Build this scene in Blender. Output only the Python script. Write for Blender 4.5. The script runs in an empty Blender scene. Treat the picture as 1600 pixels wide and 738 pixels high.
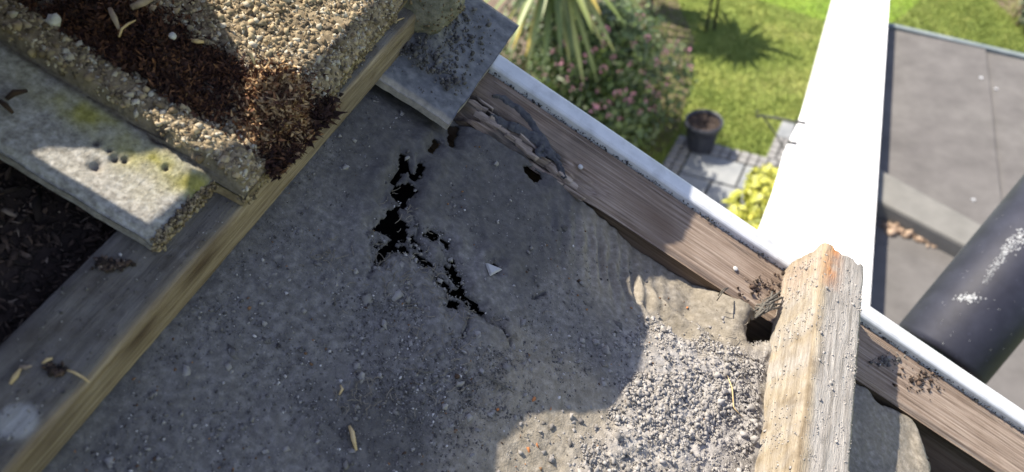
import bpy, math
import numpy as np
from mathutils import Matrix, Vector

rng = np.random.default_rng(7)
C = bpy.context.scene.collection

# ------------------------------------------------------------------ frames, camera, light
F = 1180.0                      # focal length in photograph pixels (1600 wide)
HCAM = 5.5                      # camera height above the garden
HR = 0.33                       # camera height above the roof plane
THETA = math.radians(30)        # roof pitch
def unit(v): v = np.asarray(v, float); return v / np.linalg.norm(v)
a1 = unit((645, 1236, -1180.0))                                   # along the battens, out over the gable
a2 = np.array((.84, -.545, 0.0)); a2[2] = -(a1[0]*a2[0] + a1[1]*a2[1]) / a1[2]; a2 = unit(a2)   # down the slope
an = np.cross(a2, a1)
up = math.cos(THETA)*an - math.sin(THETA)*a2
ag = math.cos(THETA)*a2 + math.sin(THETA)*an
CW = np.array([ag, a1, up])                                       # camera frame -> world frame
CAM = np.array((0, 0, HCAM))
RX = np.array((math.cos(THETA), 0, -math.sin(THETA)))             # roof axes in the world: x down the slope, y along battens, z normal
RZ = np.array((math.sin(THETA), 0, math.cos(THETA)))
RO = CAM - HR*RZ
ROOF = Matrix(((RX[0], 0, RZ[0], RO[0]), (RX[1], 1, RZ[1], RO[1]), (RX[2], 0, RZ[2], RO[2]), (0, 0, 0, 1)))

def rays(px, py):
    px = np.asarray(px, float); py = np.asarray(py, float)
    return np.stack([px-800, 369-py, -F*np.ones_like(px)], -1)
def at(px, py, z=0.0):
    """point of the world at height z on the sight line of a photograph pixel"""
    r = rays(px, py) @ CW.T
    return CAM + r*((z-HCAM)/r[..., 2:3] if r.ndim > 1 else (z-HCAM)/r[2])
def on_roof(px, py, z=0.0):
    """roof coordinates (x down slope, y along batten, z above roof plane)"""
    r = rays(px, py)
    k = -(HR-z)/(r @ an)
    P = r*(k[..., None] if r.ndim > 1 else k)
    return np.stack([P @ a2, P @ a1, P @ an + HR], -1)
def project(roofpts):
    p = np.asarray(roofpts, float)
    P = p[..., 0:1]*a2 + p[..., 1:2]*a1 + (p[..., 2:3]-HR)*an
    return 800 + F*P[..., 0]/-P[..., 2], 369 - F*P[..., 1]/-P[..., 2]

sc = bpy.context.scene
cam = bpy.data.objects.new('camera', bpy.data.cameras.new('camera')); C.objects.link(cam)
cam.data.sensor_fit = 'HORIZONTAL'; cam.data.sensor_width = 36.0; cam.data.lens = 36.0*F/1600
cam.data.clip_start = 0.01; cam.data.clip_end = 500
cam.matrix_world = Matrix(((CW[0][0], CW[0][1], CW[0][2], 0), (CW[1][0], CW[1][1], CW[1][2], 0),
                           (CW[2][0], CW[2][1], CW[2][2], HCAM), (0, 0, 0, 1)))
cam.data.dof.use_dof = True; cam.data.dof.focus_distance = 0.43; cam.data.dof.aperture_fstop = 9.5
sc.camera = cam

LR = unit((0.865, -0.17, -0.475))                                 # sunlight direction in roof coordinates
LW = LR[0]*RX + LR[1]*np.array((0, 1, 0)) + LR[2]*RZ
SUN_EL = math.asin(-LW[2]); SUN_AZ = math.atan2(-LW[0], -LW[1])
world = bpy.data.worlds.new('World'); sc.world = world; world.use_nodes = True
wn = world.node_tree.nodes; wl = world.node_tree.links
sky = wn.new('ShaderNodeTexSky'); sky.sky_type = 'NISHITA'; sky.sun_disc = False
sky.sun_elevation = SUN_EL; sky.sun_rotation = SUN_AZ; sky.air_density = 1.0; sky.dust_density = 0.8; sky.ozone_density = 1.2
hsv = wn.new('ShaderNodeHueSaturation'); hsv.inputs['Saturation'].default_value = .84; hsv.inputs['Hue'].default_value = .515
wl.new(sky.outputs[0], hsv.inputs['Color']); wl.new(hsv.outputs[0], wn['Background'].inputs[0]); wn['Background'].inputs[1].default_value = 0.122
sun = bpy.data.objects.new('sun', bpy.data.lights.new('sun', 'SUN')); C.objects.link(sun)
sun.data.energy = 5.0; sun.data.angle = math.radians(0.42); sun.data.color = (1.0, 0.91, 0.77)
sun.rotation_euler = Vector(LW).to_track_quat('-Z', 'Y').to_euler(); sun.location = (-4, 3, 12)
sc.view_settings.view_transform = 'Standard'; sc.view_settings.look = 'None'
sc.view_settings.exposure = 1.35; sc.view_settings.gamma = 1.0

# ------------------------------------------------------------------ helpers
def hash2(i, j, s):
    n = (i*374761393 + j*668265263 + s*974711) & 0x7fffffff
    n = ((n ^ (n >> 13))*1274126177) & 0x7fffffff
    return ((n ^ (n >> 16)) & 0xffff)/65535.0
def vnoise(x, y, s=0):
    x = np.asarray(x, float); y = np.asarray(y, float)
    i = np.floor(x).astype(np.int64); j = np.floor(y).astype(np.int64)
    u = x-i; v = y-j; u = u*u*(3-2*u); v = v*v*(3-2*v)
    a = hash2(i, j, s); b = hash2(i+1, j, s); c = hash2(i, j+1, s); d = hash2(i+1, j+1, s)
    return (a*(1-u)+b*u)*(1-v) + (c*(1-u)+d*u)*v
def fbm(x, y, s=0, o=4):
    t = 0; a = .5
    for k in range(o):
        t = t + a*(vnoise(x*2**k, y*2**k, s+k*17)-.5); a *= .5
    return t
def sstep(a, b, x):
    t = np.clip((np.asarray(x, float)-a)/(b-a), 0, 1); return t*t*(3-2*t)

def make_mesh(name, verts, faces, smooth=False, attrs=None):
    me = bpy.data.meshes.new(name)
    verts = np.asarray(verts, np.float32)
    if isinstance(faces, np.ndarray):
        k = faces.shape[1]; nf = faces.shape[0]
        me.vertices.add(len(verts)); me.vertices.foreach_set('co', verts.ravel())
        me.loops.add(nf*k); me.loops.foreach_set('vertex_index', faces.astype(np.int32).ravel())
        me.polygons.add(nf); me.polygons.foreach_set('loop_start', np.arange(0, nf*k, k, dtype=np.int32))
        me.update(calc_edges=True)
    else:
        me.from_pydata([tuple(map(float, v)) for v in verts], [], [tuple(map(int, f)) for f in faces])
    if smooth: me.polygons.foreach_set('use_smooth', np.ones(len(me.polygons), bool))
    for k, val in (attrs or {}).items():
        at_ = me.attributes.new(k, 'FLOAT', 'POINT'); at_.data.foreach_set('value', np.asarray(val, np.float32))
    me.validate(); me.update()
    return me
def link(name, me, mat, parent=None, frame=None, base=(0, 0, 0)):
    """one mesh object; its vertices are given in the frame, its origin is put at base"""
    me.name = name
    if any(base): me.transform(Matrix.Translation(-Vector(base)))
    o = bpy.data.objects.new(name, me); C.objects.link(o)
    if mat is not None and not me.materials: me.materials.append(mat)
    if parent is not None: o.parent = parent; o.matrix_local = Matrix.Translation(base)
    else: o.matrix_world = (frame or Matrix())@Matrix.Translation(base)
    return o
def tag(o, label=None, cat=None, group=None, kind=None):
    if label: o['label'] = label
    if cat: o['category'] = cat
    if group: o['group'] = group
    if kind: o['kind'] = kind
    return o
def empty(name, loc=(0, 0, 0), frame=None):
    o = bpy.data.objects.new(name, None); C.objects.link(o); o.empty_display_size = .05
    o.matrix_world = (frame or Matrix())@Matrix.Translation(loc); return o
def part(name, me, mat, parent, kind=None):
    """a child whose vertices were given in the same frame as the thing's own base location"""
    o = link(name, me, mat)
    o.parent = parent; o.matrix_parent_inverse = Matrix()
    o.matrix_local = Matrix()
    if kind: o['kind'] = kind
    return o
def shift(v, base): return np.asarray(v, float) - np.asarray(base, float)
def grid_faces(nu, nv):
    i = np.arange(nu-1)[:, None]*nv + np.arange(nv-1)[None]
    i = i.ravel(); return np.stack([i, i+1, i+nv+1, i+nv], 1)
def box_vf(x0, x1, y0, y1, z0, z1):
    v = [(x, y, z) for x in (x0, x1) for y in (y0, y1) for z in (z0, z1)]
    return v, [(0, 1, 3, 2), (4, 6, 7, 5), (0, 4, 5, 1), (2, 3, 7, 6), (0, 2, 6, 4), (1, 5, 7, 3)]
def bevelled(verts, faces, w, seg=2):
    import bmesh
    me = make_mesh('m', verts, faces); bm = bmesh.new(); bm.from_mesh(me)
    bmesh.ops.recalc_face_normals(bm, faces=bm.faces)
    bmesh.ops.bevel(bm, geom=list(bm.edges), offset=w, segments=seg, affect='EDGES', profile=.6)
    bm.to_mesh(me); bm.free(); return me
def prism(poly, z0, z1):
    n = len(poly)
    v = [(p[0], p[1], z0) for p in poly] + [(p[0], p[1], z1) for p in poly]
    f = [tuple(range(n-1, -1, -1)), tuple(range(n, 2*n))] + [(i, (i+1) % n, n+(i+1) % n, n+i) for i in range(n)]
    return v, f
def tube(path, rad, k=8, caps=True, flat=1.0, nrm=None):
    path = np.asarray(path, float); m = len(path)
    rad = np.broadcast_to(np.asarray(rad, float), (m,))
    t = np.gradient(path, axis=0); t /= np.linalg.norm(t, axis=1)[:, None] + 1e-12
    ref = np.array(nrm if nrm is not None else ((0, 0, 1.0) if abs(t[0][2]) < .9 else (1.0, 0, 0)))
    s = np.cross(t, ref); s /= np.linalg.norm(s, axis=1)[:, None] + 1e-12
    b = np.cross(s, t)
    a = np.arange(k)*2*math.pi/k
    v = path[:, None] + rad[:, None, None]*(np.cos(a)[None, :, None]*s[:, None] + flat*np.sin(a)[None, :, None]*b[:, None])
    v = v.reshape(-1, 3); f = []
    for i in range(m-1):
        for j in range(k):
            f.append((i*k+j, i*k+(j+1) % k, (i+1)*k+(j+1) % k, (i+1)*k+j))
    if caps: f += [tuple(range(k-1, -1, -1)), tuple(range((m-1)*k, m*k))]
    return v, f
def lathe(prof, k=32, c=(0, 0)):
    v = []; f = []; m = len(prof)
    for r, z in prof:
        for j in range(k):
            a = 2*math.pi*j/k; v.append((c[0]+r*math.cos(a), c[1]+r*math.sin(a), z))
    for i in range(m-1):
        for j in range(k): f.append((i*k+j, i*k+(j+1) % k, (i+1)*k+(j+1) % k, (i+1)*k+j))
    return v, f
def join(lst):
    v = []; f = []; o = 0
    for a, b in lst:
        v += [tuple(p) for p in a]; f += [tuple(i+o for i in q) for q in b]; o += len(a)
    return v, f
# small irregular stones to be scattered
def ico():
    t = (1+5**.5)/2
    v = np.array([(-1, t, 0), (1, t, 0), (-1, -t, 0), (1, -t, 0), (0, -1, t), (0, 1, t), (0, -1, -t), (0, 1, -t), (t, 0, -1), (t, 0, 1), (-t, 0, -1), (-t, 0, 1)])/math.hypot(1, t)
    f = np.array([(0, 11, 5), (0, 5, 1), (0, 1, 7), (0, 7, 10), (0, 10, 11), (1, 5, 9), (5, 11, 4), (11, 10, 2), (10, 7, 6), (7, 1, 8), (3, 9, 4), (3, 4, 2), (3, 2, 6), (3, 6, 8), (3, 8, 9), (4, 9, 5), (2, 4, 11), (6, 2, 10), (8, 6, 7), (9, 8, 1)])
    return v, f
ICO_V, ICO_F = ico()
def subdivided_ico():
    v = [tuple(p) for p in ICO_V]; f = []; cache = {}
    def mid(a, b):
        k = (min(a, b), max(a, b))
        if k not in cache:
            m = unit((np.array(v[a])+np.array(v[b]))/2); cache[k] = len(v); v.append(tuple(m))
        return cache[k]
    for a, b, c in ICO_F:
        ab, bc, ca = mid(a, b), mid(b, c), mid(c, a)
        f += [(a, ab, ca), (b, bc, ab), (c, ca, bc), (ab, bc, ca)]
    return np.array(v), np.array(f)
ICO2_V, ICO2_F = subdivided_ico()
STONES = [(ICO_V*(1+.36*rng.normal(size=(12, 1)))*np.array([1, .8, .62])) for _ in range(14)]
def rand_rot(n):
    q = rng.normal(size=(n, 4)); q /= np.linalg.norm(q, axis=1)[:, None]
    w, x, y, z = q.T
    return np.stack([1-2*(y*y+z*z), 2*(x*y-z*w), 2*(x*z+y*w), 2*(x*y+z*w), 1-2*(x*x+z*z), 2*(y*z-x*w), 2*(x*z-y*w), 2*(y*z+x*w), 1-2*(x*x+y*y)], -1).reshape(n, 3, 3)
def yaw_rot(n, tilt=.4):
    a = rng.uniform(0, 2*math.pi, n); t = rng.normal(0, tilt, n); u = rng.uniform(0, 2*math.pi, n)
    out = np.zeros((n, 3, 3))
    for k in range(n):
        out[k] = np.array(Matrix.Rotation(a[k], 3, 'Z')@Matrix.Rotation(t[k], 3, Vector((math.cos(u[k]), math.sin(u[k]), 0))))
    return out
def scatter(pos, size, bases=STONES, faces=ICO_F, rot=None, col=None):
    """one merged mesh of many small stones"""
    n = len(pos); R = rand_rot(n) if rot is None else rot
    B = np.array(bases)[rng.integers(0, len(bases), n)]
    size = np.asarray(size, float); size = size[:, None, None] if size.ndim == 1 else size[:, None, :]
    V = np.einsum('nij,nkj->nki', R, B*size) + np.asarray(pos)[:, None]
    k = B.shape[1]
    Fa = (faces[None] + (np.arange(n)*k)[:, None, None]).reshape(-1, faces.shape[1])
    tone = rng.random(n) if col is None else col
    return V.reshape(-1, 3), Fa, np.repeat(tone, k)
def in_poly(px, py, poly):
    ins = np.zeros(np.shape(px), bool); n = len(poly); j = n-1
    for i in range(n):
        xi, yi = poly[i]; xj, yj = poly[j]
        c = ((yi > py) != (yj > py)) & (px < (xj-xi)*(py-yi)/(yj-yi+1e-12)+xi)
        ins ^= c; j = i
    return ins
def seg_dist(px, py, pts, closed=False):
    d = np.full(np.shape(px), 1e9); n = len(pts)
    for i in range(n if closed else n-1):
        x0, y0 = pts[i]; x1, y1 = pts[(i+1) % n]
        L2 = (x1-x0)**2+(y1-y0)**2+1e-12
        t = np.clip(((px-x0)*(x1-x0)+(py-y0)*(y1-y0))/L2, 0, 1)
        d = np.minimum(d, np.hypot(px-x0-t*(x1-x0), py-y0-t*(y1-y0)))
    return d

# ------------------------------------------------------------------ materials
def material(name, stops, scale=20.0, rough=.85, bump=0.0, bscale=None, stretch=(1, 1, 1), attr=None, mix=None, detail=6, spec=.3, dist=.001, second=None, bstretch=None):
    """noise driven colours; attr: a per-point value that drives the ramp; mix: (attribute, colour stops) laid over; second: (scale, stops) blotches"""
    m = bpy.data.materials.new(name); m.use_nodes = True
    N = m.node_tree.nodes; L = m.node_tree.links; b = N['Principled BSDF']
    b.inputs['Roughness'].default_value = rough; b.inputs['Specular IOR Level'].default_value = spec
    tc = N.new('ShaderNodeTexCoord'); mp = N.new('ShaderNodeMapping'); mp.inputs['Scale'].default_value = stretch
    L.new(tc.outputs['Object'], mp.inputs['Vector'])
    def noise(sc_, det=detail, vec=mp):
        n = N.new('ShaderNodeTexNoise'); n.inputs['Scale'].default_value = sc_; n.inputs['Detail'].default_value = det
        n.inputs['Roughness'].default_value = .62; L.new(vec.outputs['Vector'], n.inputs['Vector']); return n
    def ramp(src, st):
        r = N.new('ShaderNodeValToRGB'); e = r.color_ramp.elements
        while len(e) < len(st): e.new(.5)
        for k, (p, c) in enumerate(st): e[k].position = p; e[k].color = (*c, 1)
        L.new(src, r.inputs['Fac']); return r.outputs['Color']
    n1 = noise(scale)
    if attr:
        a = N.new('ShaderNodeAttribute'); a.attribute_name = attr
        ma = N.new('ShaderNodeMath'); ma.operation = 'MULTIPLY_ADD'; L.new(n1.outputs['Fac'], ma.inputs[0]); ma.inputs[1].default_value = .5
        sub = N.new('ShaderNodeMath'); sub.operation = 'SUBTRACT'; L.new(a.outputs['Fac'], sub.inputs[0]); sub.inputs[1].default_value = .25
        L.new(sub.outputs[0], ma.inputs[2]); col = ramp(ma.outputs[0], stops)
    else: col = ramp(n1.outputs['Fac'], stops)
    if second:
        tcm = N.new('ShaderNodeMapping'); L.new(tc.outputs['Object'], tcm.inputs['Vector'])
        n2 = noise(second[0], 5, tcm); c2 = ramp(n2.outputs['Fac'], second[1])
        mx = N.new('ShaderNodeMix'); mx.data_type = 'RGBA'; mx.blend_type = 'MULTIPLY'; mx.inputs['Factor'].default_value = 1
        L.new(col, mx.inputs['A']); L.new(c2, mx.inputs['B']); col = mx.outputs['Result']
    for (an_, st) in (mix or []):
        a = N.new('ShaderNodeAttribute'); a.attribute_name = an_
        n3 = noise(scale*1.7); c3 = ramp(n3.outputs['Fac'], st)
        mx = N.new('ShaderNodeMix'); mx.data_type = 'RGBA'
        L.new(a.outputs['Fac'], mx.inputs['Factor']); L.new(col, mx.inputs['A']); L.new(c3, mx.inputs['B']); col = mx.outputs['Result']
    L.new(col, b.inputs['Base Color'])
    if bump:
        bm = noise(bscale or scale*2, 8)
        if bstretch:
            mb = N.new('ShaderNodeMapping'); mb.inputs['Scale'].default_value = bstretch
            L.new(tc.outputs['Object'], mb.inputs['Vector']); L.new(mb.outputs['Vector'], bm.inputs['Vector'])
        bp = N.new('ShaderNodeBump'); bp.inputs['Strength'].default_value = bump; bp.inputs['Distance'].default_value = dist
        L.new(bm.outputs['Fac'], bp.inputs['Height']); L.new(bp.outputs['Normal'], b.inputs['Normal'])
    return m

M = {}
M['felt'] = material('bitumen felt', [(.3, (.035, .034, .033)), (.5, (.062, .058, .054)), (.7, (.10, .092, .082))], 150, .92, .75, 900, dist=.0010, spec=.2,
                     mix=[('dust', [(.3, (.085, .079, .074)), (.5, (.13, .121, .112)), (.72, (.21, .197, .182))]),
                          ('sandy', [(.3, (.16, .138, .10)), (.55, (.25, .218, .165)), (.75, (.34, .305, .245))]),
                          ('rubble', [(.3, (.19, .178, .162)), (.5, (.29, .272, .25)), (.7, (.38, .36, .335))])])
M['crumb'] = material('mortar crumbs', [(0, (.055, .05, .046)), (.12, (.14, .13, .12)), (.5, (.25, .235, .218)), (.85, (.33, .315, .295)), (1, (.44, .42, .39))], 260, .95, .5, 900, attr='tone', dist=.0006)
M['grit'] = material('dark grit', [(0, (.045, .042, .040)), (.35, (.085, .079, .075)), (.75, (.14, .13, .12)), (.93, (.26, .245, .23)), (1, (.48, .46, .44))], 200, .95, attr='tone')
M['brown_grit'] = material('brown grit', [(0, (.03, .018, .012)), (.5, (.10, .06, .035)), (1, (.25, .13, .06))], 200, .95, attr='tone')
M['orange_chip'] = material('terracotta chip', [(.3, (.30, .11, .04)), (.7, (.48, .20, .08))], 200, .9, .4, 700)
M['pale_chip'] = material('pale stone', [(.3, (.28, .28, .28)), (.7, (.48, .47, .45))], 200, .9, .4, 700)
M['straw'] = material('dry straw', [(.3, (.33, .23, .10)), (.7, (.55, .42, .22))], 300, .8)
M['fibre'] = material('frayed fibre', [(.3, (.05, .046, .04)), (.7, (.13, .12, .10))], 300, .9)
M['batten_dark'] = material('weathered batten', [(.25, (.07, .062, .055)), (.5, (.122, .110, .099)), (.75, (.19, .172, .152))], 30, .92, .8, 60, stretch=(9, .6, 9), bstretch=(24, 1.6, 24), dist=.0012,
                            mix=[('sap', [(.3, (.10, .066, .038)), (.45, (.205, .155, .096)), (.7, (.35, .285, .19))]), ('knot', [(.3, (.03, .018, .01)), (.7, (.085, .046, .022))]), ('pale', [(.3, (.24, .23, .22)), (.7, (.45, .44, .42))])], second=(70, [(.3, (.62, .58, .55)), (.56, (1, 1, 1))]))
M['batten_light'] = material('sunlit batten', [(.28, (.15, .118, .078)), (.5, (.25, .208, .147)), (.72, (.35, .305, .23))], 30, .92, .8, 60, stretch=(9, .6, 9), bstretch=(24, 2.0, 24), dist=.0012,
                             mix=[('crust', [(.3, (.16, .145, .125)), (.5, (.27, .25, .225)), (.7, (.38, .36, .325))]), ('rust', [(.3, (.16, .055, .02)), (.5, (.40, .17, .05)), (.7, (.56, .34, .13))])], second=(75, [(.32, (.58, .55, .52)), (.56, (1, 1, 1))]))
M['board'] = material('barge board timber', [(.28, (.085, .062, .047)), (.45, (.19, .145, .113)), (.58, (.275, .222, .178)), (.75, (.38, .325, .27))], 30, .88, .8, 40, stretch=(.5, 22, 22), bstretch=(.8, 45, 45), dist=.0010, detail=8,
                      second=(28, [(.3, (.76, .70, .65)), (.6, (1, .98, .96))]), mix=[('rot', [(.3, (.03, .027, .026)), (.7, (.09, .075, .06))]), ('brown', [(.3, (.06, .035, .022)), (.7, (.15, .10, .068))])])
M['splinter'] = material('splintered timber', [(.3, (.10, .075, .058)), (.5, (.25, .20, .162)), (.75, (.40, .34, .285))], 60, .9, .8, 80, stretch=(.4, 5, 5), dist=.001)
M['bitumen'] = material('old black sealant', [(.3, (.022, .023, .026)), (.7, (.075, .075, .08))], 260, .75, .7, 500, dist=.0008)
M['white_plastic'] = material('white plastic trim', [(.3, (.40, .415, .43)), (.6, (.49, .50, .51))], 60, .45, .08, 300, second=(90, [(.28, (.8, .79, .78)), (.5, (1, 1, 1))]), spec=.4)
M['soot'] = material('black dirt', [(.3, (.02, .02, .02)), (.7, (.07, .065, .06))], 300, .95)
M['slate'] = material('fibre cement', [(.3, (.075, .078, .085)), (.5, (.125, .127, .133)), (.72, (.21, .21, .21))], 140, .9, .5, 500, dist=.0006,
                      mix=[('edge', [(.3, (.22, .20, .17)), (.7, (.42, .38, .32))]), ('mortar', [(.3, (.06, .06, .062)), (.7, (.17, .165, .16))])])
M['tile'] = material('concrete roof tile', [(.25, (.09, .068, .042)), (.5, (.185, .145, .09)), (.75, (.31, .25, .165))], 220, .93, .7, 700, dist=.0009,
                     mix=[('smooth', [(.28, (.13, .12, .105)), (.5, (.27, .26, .235)), (.72, (.42, .41, .385))]), ('lichen', [(.3, (.14, .13, .03)), (.6, (.27, .25, .07)), (.8, (.33, .31, .14))]),
                          ('soil', [(.3, (.04, .03, .025)), (.7, (.11, .09, .075))])])  # soil also carries a painted shade line at the rib foot
M['aggregate'] = material('aggregate', [(0, (.06, .048, .032)), (.3, (.17, .125, .072)), (.5, (.24, .20, .125)), (.7, (.34, .26, .155)), (.9, (.33, .31, .25)), (1, (.46, .41, .32))], 200, .8, .3, 800, attr='tone')
M['moss'] = material('dry moss', [(0, (.014, .007, .006)), (.4, (.040, .017, .012)), (.75, (.105, .045, .022)), (.93, (.24, .115, .05)), (1, (.38, .26, .14))], 300, .85, attr='tone')
M['litter'] = material('leaf litter', [(0, (.012, .008, .006)), (.5, (.032, .021, .016)), (.85, (.07, .045, .032)), (1, (.17, .13, .10))], 200, .95, attr='tone')
M['litter_base'] = material('litter bed', [(.3, (.014, .009, .007)), (.6, (.036, .024, .019)), (.8, (.06, .043, .034))], 90, .95, .8, 300, dist=.002)
M['mortar'] = material('mossy mortar', [(.3, (.07, .07, .05)), (.5, (.15, .145, .115)), (.7, (.24, .225, .18))], 160, .95, .8, 500, dist=.001)
M['painted_void'] = material('loft painted dark', [(.3, (.006, .0055, .005)), (.7, (.011, .010, .009))], 10, 1)
M['lawn'] = material('lawn', [(.25, (.10, .14, .028)), (.45, (.165, .215, .045)), (.6, (.225, .26, .062)), (.8, (.30, .29, .11))], 1.6, .95, .6, 60, dist=.03, second=(9, [(.3, (.7, .72, .6)), (.7, (1.1, 1.05, 1.1))]))
M['bright_lawn'] = material('bright lawn', [(.3, (.09, .155, .014)), (.7, (.16, .235, .026))], 4, .95, .5, 60, dist=.03)
M['grass'] = material('grass blades', [(0, (.08, .115, .025)), (.5, (.18, .235, .05)), (1, (.33, .33, .12))], 5, .8, attr='tone')
M['soil'] = material('bare soil', [(.3, (.07, .05, .035)), (.7, (.17, .13, .095))], 8, .95, .6, 60, dist=.02)
M['joint'] = material('paving joint', [(.3, (.03, .03, .026)), (.7, (.065, .062, .052))], 20, .95)
M['sett'] = material('grey sett', [(.3, (.13, .13, .132)), (.7, (.235, .232, .222))], 14, .9, .5, 60, dist=.01)
M['slab'] = material('paving slab', [(.3, (.13, .142, .152)), (.7, (.215, .222, .225))], 5, .85, .3, 60, dist=.006)
M['pot'] = material('dark glazed pot', [(.3, (.016, .018, .028)), (.7, (.034, .037, .05))], 8, .4, spec=.5)
M['compost'] = material('compost', [(.3, (.018, .012, .010)), (.7, (.05, .036, .028))], 30, .95, .8, 80, dist=.02)
M['leaf'] = material('shrub leaf', [(0, (.022, .040, .012)), (.45, (.05, .082, .022)), (.8, (.095, .14, .035)), (1, (.15, .19, .06))], 3, .5, attr='tone', spec=.5)
M['yellow_leaf'] = material('yellow shrub leaf', [(0, (.09, .11, .012)), (.5, (.28, .29, .03)), (1, (.48, .45, .07))], 3, .5, attr='tone', spec=.5)
M['grey_leaf'] = material('grey shrub leaf', [(0, (.05, .07, .04)), (1, (.17, .21, .13))], 3, .6, attr='tone')
M['pink'] = material('pink blossom', [(.3, (.32, .12, .19)), (.7, (.50, .27, .34))], 20, .7)
M['bark'] = material('bark', [(.3, (.09, .06, .042)), (.7, (.24, .165, .115))], 20, .95, .8, 60, dist=.02)
M['frond'] = material('palm leaf', [(0, (.04, .06, .014)), (.5, (.11, .15, .036)), (.8, (.20, .23, .075)), (1, (.36, .28, .06))], 2, .5, attr='tone', spec=.5)
M['white_wall'] = material('white render', [(.3, (.80, .80, .79)), (.7, (.86, .86, .85))], 10, .9, .2, 60, dist=.004)
M['iron'] = material('black iron', [(.3, (.018, .02, .02)), (.7, (.04, .04, .04))], 30, .5)
M['roof_sheet'] = material('flat roof felt', [(.3, (.080, .077, .075)), (.7, (.114, .110, .107))], 7, .9, .4, 160, dist=.003, second=(2.2, [(.3, (.82, .80, .80)), (.7, (1.03, 1.02, 1.0))]))
M['kerb'] = material('grey kerb felt', [(.3, (.108, .106, .098)), (.7, (.145, .142, .131))], 9, .9, .3, 120, dist=.003)
M['trim'] = material('grey edge trim', [(.3, (.10, .125, .13)), (.7, (.17, .195, .195))], 9, .5)
M['pipe'] = material('black plastic pipe', [(.3, (.011, .012, .020)), (.7, (.024, .026, .040))], 30, .58, .12, 200, dist=.001, spec=.22, second=(120, [(.28, (2.2, 2.2, 2.2)), (.36, (1, 1, 1))]))
M['dropping'] = material('bird dropping', [(.3, (.22, .235, .25)), (.7, (.50, .51, .52))], 120, .9, .4, 400)
M['brick_wall'] = material('house wall', [(.3, (.20, .10, .065)), (.7, (.32, .17, .11))], 12, .9)

# ================================================================== ROOF
# ---------------------------------------------- torn bitumen felt
EDGE_X = np.array((-.5, -.05, .05, .09, .13, .175, .203, .22, .30, .8))
EDGE_Z = np.array((-.006, -.006, -.005, -.010, -.019, -.017, -.004, -.006, -.010, -.012))
def felt_z(x, y, fine=True):
    """height of the felt (x down slope, y along the battens)"""
    e = np.interp(x, EDGE_X, EDGE_Z)
    z = e*sstep(.235, .347, y)**1.3
    z = z - .007*sstep(.31, .335, y)*sstep(.01, -.015, x)
    z = z + .004*fbm(x*22, y*22, 3, 3)
    # a soft hump across the middle and folds beside the board
    z = z + .004*np.exp(-((x-.05)/.05)**2-((y-.20)/.07)**2)
    w = np.exp(-((x-.112)/.035)**2-((y-.318)/.024)**2)
    z = z + w*.0024*np.sin((x*.85+y*.25)*2*math.pi/.0085 + 5*fbm(x*60, y*60, 9, 2))*(.5+vnoise(x*90, y*90, 4))
    w2 = np.exp(-((x-.165)/.03)**2-((y-.305)/.022)**2)
    z = z + w2*.0035*np.sin((y+.35*x)*2*math.pi/.026+1.0 + 3*fbm(x*30, y*30, 19, 2))
    # crumbled mortar heap
    z = z + heap(x, y)*(.0012+.005*fbm(x*75, y*75, 31, 4)+.0024*vnoise(x*160, y*160, 37)*vnoise(x*50, y*50, 39)+.0014*vnoise(x*520, y*520, 38))
    if fine: z = z + .0019*fbm(x*150, y*150, 5, 4) + .0007*vnoise(x*430, y*430, 8)*vnoise(x*60, y*60, 11)
    return z
HEAP = [(985, 520), (1045, 500), (1160, 545), (1215, 530), (1200, 620), (1190, 760), (895, 760), (915, 700), (960, 640), (990, 580)]
HEAP_R = [tuple(p[:2]) for p in on_roof([p[0] for p in HEAP], [p[1] for p in HEAP])]
def heap(x, y):
    ins = in_poly(x, y, HEAP_R); d = seg_dist(x, y, HEAP_R, True)
    s = np.where(ins, d, -d) + .034*fbm(np.asarray(x)*60, np.asarray(y)*60, 51, 4)
    return sstep(-.014, .020, s)
def crop(lst, x0, y0, s): return [(x0+a/s, y0+b/s) for a, b in lst]
HOLES = [crop(q, 560, 180, 2.17) for q in [
    [(112, 248), (128, 236), (150, 231), (172, 236), (188, 240), (194, 252), (180, 268), (168, 278), (166, 305), (150, 312), (138, 292), (122, 276)],
    [(50, 380), (72, 372), (86, 352), (104, 330), (122, 318), (134, 333), (136, 352), (158, 362), (164, 405), (152, 426), (130, 432), (102, 412), (74, 394)],
    [(152, 118), (164, 128), (174, 158), (163, 184), (150, 190), (132, 226), (118, 222), (140, 190), (148, 165)],
    [(213, 148), (226, 166), (217, 196), (196, 218), (188, 206), (206, 186)],
    [(180, 403), (192, 418), (208, 430), (194, 450), (176, 440)], [(222, 408), (245, 394), (268, 408), (252, 424)],
    [(58, 496), (74, 455), (110, 430), (138, 448), (167, 452), (160, 470), (125, 462), (90, 470), (68, 502)],
    [(188, 472), (210, 480), (236, 516), (220, 518), (194, 492)], [(288, 513), (310, 525), (326, 545), (347, 566), (340, 582), (320, 570), (304, 546)],
    [(263, 550), (302, 580), (295, 592), (272, 570)], [(300, 602), (330, 600), (346, 593), (352, 610), (336, 628), (310, 612)],
    [(303, 630), (332, 640), (320, 657), (301, 655)], [(374, 653), (402, 660), (390, 672), (376, 666)],
    [(308, 484), (321, 494), (319, 507), (307, 500)], [(450, 508), (466, 511), (468, 542), (452, 530)], [(340, 612), (372, 634), (402, 656), (396, 662), (366, 646), (338, 624)],
    [(334, -6), (362, -4), (352, 40), (341, 78), (329, 76), (336, 44)], [(274, 52), (291, 58), (284, 78), (262, 112), (250, 110), (268, 80)], [(285, 428), (298, 430), (302, 446), (292, 440)]]]
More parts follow.
